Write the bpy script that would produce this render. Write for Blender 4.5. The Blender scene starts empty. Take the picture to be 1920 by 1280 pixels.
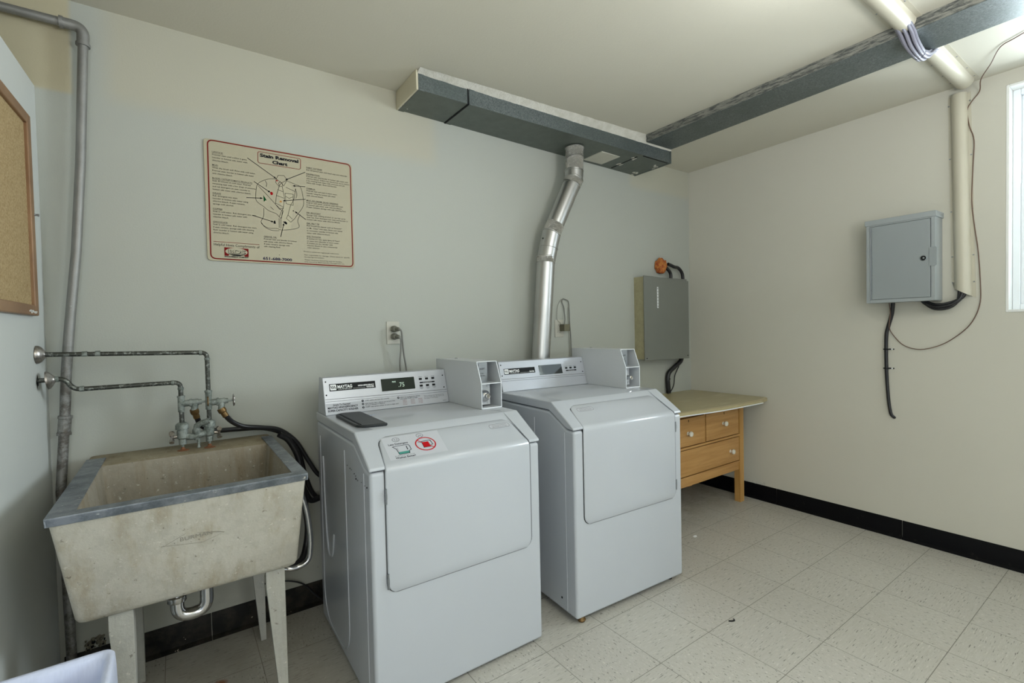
import bpy, math, random
from mathutils import Vector, Matrix, noise
S = bpy.context.scene
C = S.collection
random.seed(7)
PI = math.pi

# ------------------------------------------------------------------ camera, world, light, exposure
cam_d = bpy.data.cameras.new('camera')
cam = bpy.data.objects.new('camera', cam_d)
C.objects.link(cam)
cr = Vector((0.8184812931937128, -0.5741143982873842, -0.0219324045891572))
cu = Vector((0.03193816845143795, 0.007350748533799108, 0.999462815662474))
cf_ = Vector((0.5736447734337996, 0.8187420986947646, -0.024352612528784096))
M = Matrix((cr, cu, -cf_)).transposed().to_4x4()
M.translation = Vector((-3.42104, -2.35863, 1.26172))
cam.matrix_world = M
cam_d.sensor_width = 36
cam_d.lens = 899.92 / 1920 * 36
cam_d.clip_start = 0.02
S.camera = cam

S.view_settings.view_transform = 'Standard'
S.view_settings.look = 'None'
S.view_settings.gamma = 1
S.view_settings.use_curve_mapping = False
S.view_settings.exposure = 0.0

w = bpy.data.worlds.new('daylight')
S.world = w
w.use_nodes = True
w.node_tree.nodes['Background'].inputs[0].default_value = (0.78, 0.90, 1.0, 1)
w.node_tree.nodes['Background'].inputs[1].default_value = 2.6


def area(name, loc, rot, sx, sy, power, col):
    d = bpy.data.lights.new(name, 'AREA')
    d.shape = 'RECTANGLE'
    d.size, d.size_y, d.energy, d.color = sx, sy, power, col
    o = bpy.data.objects.new(name, d)
    o.location, o.rotation_euler = loc, rot
    C.objects.link(o)
    return o


def bulb(name, loc, power, col, r=0.07):
    d = bpy.data.lights.new(name, 'POINT')
    d.energy, d.color, d.shadow_soft_size = power, col, r
    o = bpy.data.objects.new(name, d)
    o.location = loc
    C.objects.link(o)
    return o


# daylight outside the right window; unseen fill outside an assumed front window, tilted up
area('daylight_window', (1.5, -2.45, 1.98), (0, math.radians(90), 0), 1.9, 2.1, 430, (0.88, 0.95, 1.0))
area('front_window_fill', (-1.6, -4.62, 1.7), (math.radians(112), 0, 0), 1.8, 1.4, 5, (0.93, 0.97, 1.0))
# added uplight behind the camera, fills the room by way of the ceiling
area('ceiling_bounce_fill', (-2.3, -3.25, 1.5), (math.radians(180 - 4), 0, 0), 0.5, 0.5, 66, (1.0, 0.985, 0.95))
# added low fill light behind and left of the camera, turned towards the sink
area('low_left_fill', (-3.93, -3.45, 1.0), (0, math.radians(-90), math.radians(38)), 1.9, 0.8, 27, (0.94, 0.97, 1.0))
# the ceiling lamps (point light below each globe); the second is added fill
LAMPS = [(-1.72, -1.66), (-2.45, -3.35)]
LAMP_W = 4

# ------------------------------------------------------------------ materials


class NT:
    def __init__(s, name, rough=0.5, metal=0.0, spec=0.5, coat=0.0):
        s.m = bpy.data.materials.new(name)
        s.m.use_nodes = True
        s.t = s.m.node_tree
        s.b = s.t.nodes['Principled BSDF']
        s.b.inputs['Roughness'].default_value = rough
        s.b.inputs['Metallic'].default_value = metal
        s.b.inputs['Specular IOR Level'].default_value = spec
        s.b.inputs['Coat Weight'].default_value = coat
        s.co = s.n('ShaderNodeTexCoord').outputs['Object']

    def n(s, t, **k):
        x = s.t.nodes.new(t)
        for a, b in k.items():
            setattr(x, a, b)
        return x

    def lk(s, a, b):
        s.t.links.new(a, b)

    def put(s, sock, v):
        if isinstance(v, bpy.types.NodeSocket):
            s.lk(v, sock)
        elif isinstance(v, (tuple, list)) and len(v) == 3 and sock.type == 'RGBA':
            sock.default_value = (*v, 1)
        else:
            sock.default_value = v

    def math(s, op, a, b=0.0, c=0.0):
        x = s.n('ShaderNodeMath', operation=op)
        s.put(x.inputs[0], a)
        s.put(x.inputs[1], b)
        s.put(x.inputs[2], c)
        return x.outputs[0]

    def mapping(s, scale=(1, 1, 1), loc=(0, 0, 0), src=None):
        x = s.n('ShaderNodeMapping')
        s.lk(src or s.co, x.inputs[0])
        x.inputs['Scale'].default_value = scale
        x.inputs['Location'].default_value = loc
        return x.outputs[0]

    def noise(s, scale, detail=4, rough=0.6, vec=None):
        x = s.n('ShaderNodeTexNoise')
        s.lk(vec or s.co, x.inputs['Vector'])
        x.inputs['Scale'].default_value = scale
        x.inputs['Detail'].default_value = detail
        x.inputs['Roughness'].default_value = rough
        return x.outputs[0]

    def voro(s, scale, vec=None, out='Distance'):
        x = s.n('ShaderNodeTexVoronoi')
        s.lk(vec or s.co, x.inputs['Vector'])
        x.inputs['Scale'].default_value = scale
        return x.outputs[out]

    def ramp(s, f, a, b):
        x = s.n('ShaderNodeMapRange')
        x.interpolation_type = 'SMOOTHSTEP'
        s.put(x.inputs[0], f)
        x.inputs[1].default_value = a
        x.inputs[2].default_value = b
        return x.outputs[0]

    def mix(s, f, a, b):
        x = s.n('ShaderNodeMix', data_type='RGBA')
        s.put(x.inputs[0], f)
        s.put(x.inputs[6], a)
        s.put(x.inputs[7], b)
        return x.outputs[2]

    def sep(s):
        x = s.n('ShaderNodeSeparateXYZ')
        s.lk(s.co, x.inputs[0])
        return x.outputs

    def bump(s, h, strength=0.2, dist=0.01):
        x = s.n('ShaderNodeBump')
        x.inputs['Strength'].default_value = strength
        x.inputs['Distance'].default_value = dist
        s.lk(h, x.inputs['Height'])
        s.lk(x.outputs[0], s.b.inputs['Normal'])

    def col(s, v):
        s.put(s.b.inputs['Base Color'], v)
        return s.m


def plain(name, c, rough=0.5, metal=0.0, var=0.06, scale=30, spec=0.5, coat=0.0):
    t = NT(name, rough, metal, spec, coat)
    f = t.noise(scale, 3)
    t.col(t.mix(f, tuple(x * (1 - var) for x in c), tuple(min(1, x * (1 + var)) for x in c)))
    return t.m


def boxmask(t, sx, sz, x0, x1, z0, z1, e=0.01):
    a = t.math('MULTIPLY', t.ramp(sx, x0 - e, x0 + e), t.ramp(sx, x1 + e, x1 - e))
    b = t.math('MULTIPLY', t.ramp(sz, z0 - e, z0 + e), t.ramp(sz, z1 + e, z1 - e))
    return t.math('MULTIPLY', a, b)


# painted plaster of the back wall with its older cream paint patches
t = NT('wall_paint_back', 0.55, spec=0.3)
o = t.sep()
n1 = t.noise(1.1, 3)
base = t.mix(n1, (0.40, 0.413, 0.372), (0.425, 0.442, 0.405))
pm = boxmask(t, o[0], o[2], -4.9, -3.70, 2.155, 2.6)
base = t.mix(t.math('MULTIPLY', pm, 0.85), base, (0.47, 0.42, 0.28))
pm2 = boxmask(t, o[0], o[2], -3.60, -2.25, 2.16, 2.7, 0.05)
base = t.mix(t.math('MULTIPLY', pm2, 0.5), base, (0.475, 0.435, 0.32))
pm3 = boxmask(t, o[0], o[2], -0.70, 0.0, 2.28, 2.5, 0.03)
base = t.mix(t.math('MULTIPLY', pm3, 0.45), base, (0.47, 0.44, 0.32))
pm4 = boxmask(t, o[0], o[2], -3.80, -2.9, -0.1, 0.80, 0.12)
base = t.mix(t.math('MULTIPLY', pm4, 0.4), base, (0.38, 0.35, 0.27))
sp = t.ramp(t.noise(26, 2), 0.735, 0.755)
base = t.mix(t.math('MULTIPLY', sp, t.math('MULTIPLY', pm4, 0.6)), base, (0.18, 0.15, 0.11))
t.bump(t.noise(170, 3), 0.14, 0.003)
WALLB = t.col(base)

t = NT('wall_paint_right', 0.55, spec=0.3)
n1 = t.noise(1.3, 3)
base = t.mix(n1, (0.54, 0.525, 0.455), (0.59, 0.575, 0.505))
sc = t.ramp(t.noise(9, 6, 0.75), 0.70, 0.73)
base = t.mix(t.math('MULTIPLY', sc, 0.25), base, (0.40, 0.38, 0.33))
t.bump(t.noise(150, 3), 0.14, 0.003)
WALLR = t.col(base)

t = NT('wall_paint_left', 0.5, spec=0.35)
base = t.mix(t.noise(2.0, 4), (0.575, 0.60, 0.585), (0.62, 0.645, 0.63))
t.bump(t.noise(60, 3), 0.10, 0.003)
WALLL = t.col(base)

t = NT('ceiling_paint', 0.5, spec=0.35)
base = t.mix(t.noise(1.6, 3), (0.56, 0.54, 0.45), (0.60, 0.58, 0.50))
t.bump(t.noise(110, 4), 0.16, 0.004)
CEIL = t.col(base)

# vinyl composition tile floor
t = NT('vinyl_tile', 0.42, spec=0.45)
T = 0.3048
o = t.sep()
u = t.math('DIVIDE', t.math('SUBTRACT', o[0], -1.3589 - 20 * T), T)
v = t.math('DIVIDE', t.math('SUBTRACT', o[1], -1.2143 - 20 * T), T)
fu, fv = t.math('FRACT', u), t.math('FRACT', v)
eu = t.math('MINIMUM', fu, t.math('SUBTRACT', 1.0, fu))
ev = t.math('MINIMUM', fv, t.math('SUBTRACT', 1.0, fv))
ee = t.math('MINIMUM', eu, ev)
seam = t.ramp(ee, 0.0052, 0.0026)
par = t.math('MODULO', t.math('ADD', t.math('FLOOR', u), t.math('FLOOR', v)), 2.0)
va, vb = t.mapping((26, 230, 1)), t.mapping((150, 62, 1), (3.1, 7.7, 0))
mv = t.n('ShaderNodeMix', data_type='VECTOR')
t.lk(par, mv.inputs[0])
t.lk(va, mv.inputs[4])
t.lk(vb, mv.inputs[5])
vec = mv.outputs[1]
fl = t.noise(1.0, 2, 0.5, vec)
tid = t.n('ShaderNodeTexWhiteNoise', noise_dimensions='2D')
cmb = t.n('ShaderNodeCombineXYZ')
t.lk(t.math('FLOOR', u), cmb.inputs[0])
t.lk(t.math('FLOOR', v), cmb.inputs[1])
t.lk(cmb.outputs[0], tid.inputs['Vector'])
tone = tid.outputs['Value']
base = t.mix(t.noise(3, 3), (0.435, 0.42, 0.38), (0.505, 0.49, 0.45))
base = t.mix(t.math('MULTIPLY', tone, 0.35), base, (0.50, 0.49, 0.44))
base = t.mix(t.math('MULTIPLY', t.ramp(t.noise(0.6, 4, 0.7, vec), 0.35, 0.7), 0.3), base, (0.33, 0.315, 0.255))
base = t.mix(t.math('MULTIPLY', t.ramp(fl, 0.635, 0.685), 0.75), base, (0.62, 0.60, 0.54))
base = t.mix(t.math('MULTIPLY', t.ramp(fl, 0.365, 0.325), 0.8), base, (0.10, 0.095, 0.08))
base = t.mix(t.math('MULTIPLY', seam, 0.8), base, (0.10, 0.09, 0.07))
# ground-in dirt by the sink and below the dresser
d1 = t.ramp(o[0], -2.80, -3.05)
d2 = t.math('MULTIPLY', t.ramp(o[1], -0.62, -0.35), t.ramp(o[0], -1.6, -1.2))
gr = t.math('MAXIMUM', t.math('MULTIPLY', d1, 0.5), t.math('MULTIPLY', d2, t.ramp(t.noise(2.2, 5, 0.7), 0.30, 0.7)))
dn = t.ramp(t.noise(7, 6, 0.7), 0.25, 0.75)
base = t.mix(t.math('MULTIPLY', gr, t.math('ADD', 0.45, t.math('MULTIPLY', dn, 0.5))), base, (0.235, 0.195, 0.125))
pl = t.math('MULTIPLY', d1, t.ramp(t.noise(60, 2), 0.70, 0.73))
base = t.mix(t.math('MULTIPLY', pl, 0.6), base, (0.6, 0.58, 0.52))
rs = t.n('ShaderNodeVectorMath', operation='DISTANCE')
t.lk(t.co, rs.inputs[0])
rs.inputs[1].default_value = (-3.33, -0.33, 0)
rust = t.ramp(t.math('ADD', rs.outputs['Value'], t.math('MULTIPLY', t.noise(40, 3), 0.03)), 0.045, 0.02)
base = t.mix(rust, base, (0.24, 0.08, 0.02))
t.bump(t.math('SUBTRACT', t.math('MULTIPLY', fl, 0.1), seam), 0.15, 0.002)
FLOOR = t.col(base)

t = NT('black_vinyl_base', 0.5, spec=0.12)
base = t.mix(t.ramp(t.noise(30, 6, 0.75), 0.60, 0.68), (0.003, 0.003, 0.004), (0.016, 0.015, 0.013))
BASEM = t.col(base)
t = NT('black_vinyl_base_dirty', 0.5, spec=0.15)
o = t.sep()
base = t.mix(t.ramp(t.noise(12, 5, 0.7), 0.4, 0.62), (0.005, 0.005, 0.004), (0.026, 0.022, 0.016))
base = t.mix(t.ramp(t.noise(34, 3, 0.6), 0.725, 0.745), base, (0.38, 0.34, 0.26))
BASED = t.col(base)

# white enamel
t = NT('white_enamel', 0.22, spec=0.5, coat=0.25)
t.b.inputs['Coat Roughness'].default_value = 0.12
ENAMEL = t.col(t.mix(t.noise(5, 2), (0.44, 0.468, 0.508), (0.46, 0.488, 0.528)))
t = NT('white_enamel_side', 0.25, spec=0.5, coat=0.2)
ENAMELS = t.col(t.mix(t.noise(5, 2), (0.47, 0.495, 0.53), (0.49, 0.515, 0.55)))
COINM = plain('coin_box_paint', (0.55, 0.575, 0.60), 0.42, 0.0, 0.02, 4)
COINE = plain('coin_box_edge', (0.80, 0.84, 0.88), 0.35, 0.0, 0.02, 4)
PANELM = plain('console_metal', (0.48, 0.505, 0.555), 0.30, 0.25, 0.02, 5)
NEARBLACK = plain('dark_gap', (0.012, 0.013, 0.014), 0.7, spec=0.1)
GREYGAP = plain('grey_gap', (0.06, 0.064, 0.068), 0.6, spec=0.2)
BLACK = plain('black_plastic', (0.008, 0.009, 0.010), 0.5, spec=0.15)
BLACKLID = plain('charcoal_plastic', (0.022, 0.026, 0.028), 0.4, 0, 0.2, 60, spec=0.3)
INK = plain('black_ink', (0.008, 0.009, 0.014), 0.7, spec=0.1)
INKG = plain('grey_ink', (0.12, 0.12, 0.12), 0.6)
WHITEINK = plain('white_ink', (0.85, 0.87, 0.88), 0.5)
RUBBER = plain('black_rubber', (0.010, 0.010, 0.012), 0.38, 0, 0.25, 60)
CHROME = plain('chrome', (0.62, 0.62, 0.63), 0.12, 1.0, 0.05, 30)
STEEL = plain('steel', (0.30, 0.32, 0.34), 0.35, 0.9, 0.12, 60)
SCREEN = plain('display_glass', (0.010, 0.018, 0.012), 0.3, 0, 0.05, 5, spec=0.2)
SCREEN2 = plain('display_mirror_glass', (0.05, 0.055, 0.055), 0.05, 0.35, 0.05, 5)
t = NT('lit_digits', 0.4)
t.b.inputs['Emission Color'].default_value = (0.7, 0.9, 0.75, 1)
t.b.inputs['Emission Strength'].default_value = 0.25
DIGIT = t.col((0.45, 0.6, 0.5))

# cast concrete
def concrete(name, a, b, stain, streak=True, stainamt=0.6):
    t = NT(name, 0.78, spec=0.25)
    base = t.mix(t.noise(5, 6, 0.65), a, b)
    if streak:
        st = t.ramp(t.noise(1.0, 5, 0.65, t.mapping((14, 14, 1.6))), 0.46, 0.72)
        base = t.mix(t.math('MULTIPLY', st, stainamt), base, stain)
    base = t.mix(t.math('MULTIPLY', t.ramp(t.noise(16, 6, 0.75), 0.45, 0.62), 0.22), base, tuple(x * 0.7 for x in a))
    base = t.mix(t.math('MULTIPLY', t.ramp(t.noise(1.0, 5, 0.7, t.mapping((38, 38, 3))), 0.55, 0.7), 0.3 if streak else 0), base, stain)
    base = t.mix(t.math('MULTIPLY', t.ramp(t.noise(85, 3, 0.6), 0.64, 0.72), 0.5), base, (0.66, 0.64, 0.57))
    base = t.mix(t.math('MULTIPLY', t.ramp(t.noise(60, 3, 0.6), 0.34, 0.27), 0.6), base, (0.10, 0.085, 0.06))
    t.bump(t.noise(45, 6, 0.7), 0.4, 0.006)
    return t.col(base)


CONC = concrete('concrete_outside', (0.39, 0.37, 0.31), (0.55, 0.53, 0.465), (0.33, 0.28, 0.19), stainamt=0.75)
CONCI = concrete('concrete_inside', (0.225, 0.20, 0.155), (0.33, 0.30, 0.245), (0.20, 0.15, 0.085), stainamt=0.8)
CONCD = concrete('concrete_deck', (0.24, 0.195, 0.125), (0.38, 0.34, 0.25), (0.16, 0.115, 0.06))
LEGM = concrete('leg_paint', (0.36, 0.36, 0.33), (0.46, 0.455, 0.41), (0.28, 0.26, 0.2), stainamt=0.35)
t = NT('worn_zinc_rim', 0.42, 0.55)
base = t.mix(t.ramp(t.noise(9, 6, 0.75), 0.35, 0.65), (0.115, 0.135, 0.155), (0.27, 0.295, 0.33))
base = t.mix(t.ramp(t.noise(1.0, 4, 0.6, t.mapping((30, 120, 30))), 0.62, 0.70), base, (0.55, 0.56, 0.58))
base = t.mix(t.ramp(t.noise(48, 3), 0.69, 0.73), base, (0.7, 0.68, 0.62))
ZINC = t.col(base)

t = NT('galvanised_duct', 0.42, 0.55)
vo = t.voro(210, out='Color')
base = t.mix(vo, (0.075, 0.092, 0.094), (0.20, 0.225, 0.225))
base = t.mix(t.math('MULTIPLY', t.ramp(t.noise(3, 5, 0.7), 0.4, 0.65), 0.6), base, (0.10, 0.125, 0.12))
base = t.mix(t.ramp(t.noise(28, 4, 0.7), 0.72, 0.75), base, (0.55, 0.56, 0.52))
GALV = t.col(base)
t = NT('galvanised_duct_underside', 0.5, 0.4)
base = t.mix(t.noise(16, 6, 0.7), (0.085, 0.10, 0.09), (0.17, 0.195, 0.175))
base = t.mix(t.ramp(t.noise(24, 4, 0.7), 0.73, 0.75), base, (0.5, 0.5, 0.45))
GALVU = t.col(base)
t = NT('caulk', 0.7)
base = t.mix(t.ramp(t.noise(20, 6, 0.7), 0.3, 0.7), (0.47, 0.46, 0.40), (0.58, 0.57, 0.52))
t.bump(t.noise(40, 5, 0.7), 0.6, 0.01)
CAULK = t.col(base)
t = NT('ragged_sealant', 0.7)
base = t.mix(t.ramp(t.noise(1.0, 6, 0.75, t.mapping((110, 14, 110))), 0.42, 0.60), (0.22, 0.22, 0.19), (0.06, 0.065, 0.06))
t.bump(t.noise(50, 5, 0.7), 0.6, 0.01)
RAGGED = t.col(base)
CREAM = plain('cream_paint', (0.58, 0.54, 0.41), 0.4, 0, 0.05, 6)
CREAMB = plain('cream_cover_plastic', (0.52, 0.49, 0.395), 0.35, 0, 0.03, 6)

t = NT('aluminium_duct', 0.36, 1.0)
base = t.mix(t.noise(4, 4), (0.46, 0.46, 0.45), (0.60, 0.60, 0.595))
t.bump(t.noise(1.0, 2, 0.5, t.mapping((14, 14, 0.6))), 0.05, 0.01)
ALU = t.col(base)
t = NT('foil_tape', 0.22, 1.0)
t.bump(t.noise(55, 5, 0.7), 1.0, 0.02)
FOIL = t.col((0.62, 0.60, 0.56))

t = NT('old_galvanised_pipe', 0.5, 0.55)
o = t.sep()
base = t.mix(t.noise(14, 5, 0.7), (0.20, 0.20, 0.19), (0.33, 0.33, 0.32))
lowm = t.ramp(o[2], 1.35, 1.0)
base = t.mix(t.math('MULTIPLY', t.ramp(t.noise(22, 6, 0.75), 0.42, 0.6), t.math('MULTIPLY', lowm, 0.75)), base, (0.075, 0.06, 0.045))
base = t.mix(t.ramp(t.noise(34, 4, 0.7), 0.66, 0.72), base, (0.52, 0.51, 0.49))
t.bump(t.noise(40, 5, 0.7), 0.3, 0.004)
OLDPIPE = t.col(base)
t = NT('tarnished_copper', 0.45, 0.6)
base = t.mix(t.ramp(t.noise(18, 5, 0.7), 0.35, 0.65), (0.05, 0.03, 0.018), (0.10, 0.085, 0.06))
base = t.mix(t.ramp(t.noise(120, 4, 0.7), 0.63, 0.70), base, (0.38, 0.37, 0.33))
base = t.mix(t.ramp(o and t.sep()[0], -3.62, -3.35), base, t.mix(t.ramp(t.noise(90, 4, 0.7), 0.50, 0.68), (0.055, 0.058, 0.05), (0.26, 0.28, 0.26)))
COPPER = t.col(base)
t = NT('verdigris_brass', 0.6, 0.3)
base = t.mix(t.ramp(t.noise(45, 5, 0.7), 0.35, 0.62), (0.11, 0.13, 0.115), (0.27, 0.30, 0.28))
base = t.mix(t.ramp(t.noise(70, 4, 0.7), 0.64, 0.68), base, (0.06, 0.055, 0.045))
t.bump(t.noise(70, 4, 0.7), 0.5, 0.004)
VERD = t.col(base)
BRASS = plain('brown_brass', (0.16, 0.095, 0.035), 0.4, 0.7, 0.3, 60)
RUST = plain('rust', (0.19, 0.075, 0.03), 0.85, 0, 0.5, 90)
t = NT('battered_chrome', 0.3, 0.9)
base = t.mix(t.ramp(t.noise(30, 5, 0.7), 0.4, 0.65), (0.30, 0.27, 0.24), (0.55, 0.53, 0.52))
ESC = t.col(base)

# wood
def wood(name, a, b, scale=(2, 30, 30), rough=0.42):
    t = NT(name, rough, spec=0.4)
    g = t.noise(1.0, 5, 0.6, t.mapping(scale))
    base = t.mix(t.ramp(g, 0.3, 0.7), a, b)
    base = t.mix(t.math('MULTIPLY', t.ramp(t.noise(1.0, 3, 0.6, t.mapping(tuple(s * 3 for s in scale))), 0.55, 0.75), 0.3), base, tuple(x * 0.6 for x in a))
    return t.col(base)


PINE = wood('golden_pine', (0.40, 0.205, 0.062), (0.53, 0.30, 0.11))
PINEV = wood('golden_pine_upright', (0.42, 0.22, 0.06), (0.56, 0.33, 0.115), (30, 30, 2))
PINESHADE = wood('golden_pine_shade', (0.22, 0.10, 0.03), (0.30, 0.15, 0.05))  # shaded copy of the pine, for the liner behind the drawer gaps
OAK = wood('oak_frame', (0.20, 0.105, 0.05), (0.32, 0.19, 0.10), (20, 2, 3))
t = NT('worn_laminate', 0.36, spec=0.4)
base = t.mix(t.noise(4, 5), (0.37, 0.315, 0.17), (0.45, 0.39, 0.235))
base = t.mix(t.math('MULTIPLY', t.ramp(t.noise(1.0, 5, 0.7, t.mapping((3, 14, 5))), 0.54, 0.72), 0.5), base, (0.60, 0.56, 0.40))
LAM = t.col(base)
LAMEDGE = plain('laminate_edge', (0.58, 0.50, 0.32), 0.4, 0, 0.15, 20)
t = NT('cork', 0.85, spec=0.15)
base = t.mix(t.ramp(t.noise(160, 4, 0.7), 0.35, 0.65), (0.33, 0.235, 0.115), (0.47, 0.355, 0.20))
base = t.mix(t.math('MULTIPLY', t.ramp(t.noise(9, 4, 0.7), 0.62, 0.75), 0.6), base, (0.24, 0.14, 0.06))
t.bump(t.noise(200, 3), 0.4, 0.003)
CORK = t.col(base)

GREYBOX = plain('grey_panel_paint', (0.185, 0.193, 0.175), 0.42, 0.1, 0.06, 5)
GREYBOXS = plain('cream_brushed_side', (0.36, 0.33, 0.20), 0.6, 0, 0.25, 30)
LGREY = plain('light_grey_cabinet', (0.295, 0.325, 0.335), 0.35, 0.05, 0.03, 4)
LGREYS = plain('light_grey_cabinet_trim', (0.33, 0.36, 0.37), 0.35, 0.05, 0.03, 4)
t = NT('orange_foam', 0.8)
base = t.mix(t.ramp(t.noise(60, 4, 0.7), 0.35, 0.65), (0.28, 0.045, 0.012), (0.50, 0.20, 0.04))
FOAM = t.col(base)
CABLEG = plain('grey_cable', (0.19, 0.19, 0.175), 0.45)
CABLEL = plain('lavender_grey_cable', (0.24, 0.24, 0.30), 0.4)
WIREB = plain('brown_wire', (0.13, 0.07, 0.045), 0.5)
PLATE = plain('outlet_plate', (0.49, 0.48, 0.42), 0.35, 0, 0.02)
PLUGM = plain('grey_plug', (0.16, 0.16, 0.13), 0.45, 0, 0.2)
VINYLW = plain('white_window_vinyl', (0.83, 0.87, 0.90), 0.3, 0, 0.02)
REVEAL = plain('white_reveal_paint', (0.80, 0.81, 0.79), 0.4, 0, 0.02)
SIGNM = plain('cream_sign', (0.385, 0.355, 0.25), 0.45, 0, 0.03, 6)
SIGNY = plain('yellowed_sign_patch', (0.42, 0.39, 0.27), 0.45, 0, 0.03, 6)
REDINK = plain('dark_red_ink', (0.17, 0.010, 0.010), 0.7, spec=0.1)
BRIGHTRED = plain('bright_red_ink', (0.42, 0.008, 0.012), 0.6, spec=0.1)
GREENINK = plain('green_ink', (0.008, 0.085, 0.025), 0.7, spec=0.1)
TEALINK = plain('teal_ink', (0.05, 0.25, 0.21), 0.5)
ORANGEINK = plain('orange_ink', (0.55, 0.23, 0.02), 0.5)
BLUEINK = plain('navy_ink', (0.012, 0.012, 0.05), 0.7, spec=0.1)
BLUEPEN = plain('blue_pen', (0.18, 0.35, 0.75), 0.5)
STICKER = plain('clear_white_sticker', (0.47, 0.49, 0.53), 0.4, 0, 0.02, spec=0.3)
PORC = plain('white_porcelain_knob', (0.72, 0.70, 0.62), 0.2)
t = NT('bin_liner', 0.35, spec=0.5)
t.b.inputs['Subsurface Weight'].default_value = 0.0
t.bump(t.noise(1.0, 3, 0.6, t.mapping((30, 30, 4))), 0.35, 0.01)
LINER = t.col(t.mix(t.noise(6, 3), (0.60, 0.66, 0.86), (0.70, 0.74, 0.90)))
BINM = plain('white_bin_plastic', (0.66, 0.68, 0.70), 0.4)
t = NT('window_glass', 0.02)
tr = t.n('ShaderNodeBsdfTransparent')
tr.inputs[0].default_value = (0.96, 0.98, 0.98, 1)
gl = t.n('ShaderNodeBsdfGlossy')
gl.inputs['Roughness'].default_value = 0.02
mx = t.n('ShaderNodeMixShader')
mx.inputs[0].default_value = 0.05
t.lk(tr.outputs[0], mx.inputs[1])
t.lk(gl.outputs[0], mx.inputs[2])
t.lk(mx.outputs[0], t.t.nodes['Material Output'].inputs['Surface'])
GLASS = t.m
t = NT('lamp_globe', 0.4)
t.b.inputs['Emission Color'].default_value = (0.94, 0.97, 1.0, 1)
t.b.inputs['Emission Strength'].default_value = 9.0
GLOBE = t.col((0.9, 0.9, 0.9))


# ------------------------------------------------------------------ mesh helpers
def fillet(pts, r, n=5, closed=False):
    pts = [Vector(p) for p in pts]
    N = len(pts)
    out = []
    for i, p in enumerate(pts):
        if not closed and (i == 0 or i == N - 1):
            out.append(p)
            continue
        a, b = pts[(i - 1) % N], pts[(i + 1) % N]
        rr = r[i] if isinstance(r, (list, tuple)) else r
        da, db = (a - p), (b - p)
        d = min(rr, da.length * 0.49, db.length * 0.49)
        if d < 1e-5:
            out.append(p)
            continue
        p0, p2 = p + da.normalized() * d, p + db.normalized() * d
        for k in range(n + 1):
            q = k / n
            out.append(p0 * (1 - q) ** 2 + p * 2 * q * (1 - q) + p2 * q * q)
    return out


def smooth(pts, k=6):
    P = [Vector(p) for p in pts]
    P = [P[0] * 2 - P[1]] + P + [P[-1] * 2 - P[-2]]
    out = []
    for i in range(1, len(P) - 2):
        a, b, c, d = P[i - 1], P[i], P[i + 1], P[i + 2]
        for j in range(k):
            q = j / k
            out.append(0.5 * ((2 * b) + (c - a) * q + (2 * a - 5 * b + 4 * c - d) * q * q + (3 * b - a - 3 * c + d) * q ** 3))
    out.append(P[-2])
    return out


TXT_CACHE = {}


def text_geo(s, bold=0.0):
    key = (s, bold)
    if key in TXT_CACHE:
        return TXT_CACHE[key]
    cu_ = bpy.data.curves.new('lettering', 'FONT')
    cu_.body = s
    cu_.size = 1.0
    cu_.offset = bold
    cu_.resolution_u = 2
    ob = bpy.data.objects.new('lettering', cu_)
    C.objects.link(ob)
    dg = bpy.context.evaluated_depsgraph_get()
    dg.update()
    me = bpy.data.meshes.new_from_object(ob.evaluated_get(dg))
    vs = [v.co.copy() for v in me.vertices]
    fs = [tuple(p.vertices) for p in me.polygons]
    bpy.data.objects.remove(ob)
    bpy.data.curves.remove(cu_)
    bpy.data.meshes.remove(me)
    x1 = max([v.x for v in vs] + [0.01])
    x0 = min([v.x for v in vs] + [0])
    TXT_CACHE[key] = (vs, fs, x0, x1)
    return TXT_CACHE[key]


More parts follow.
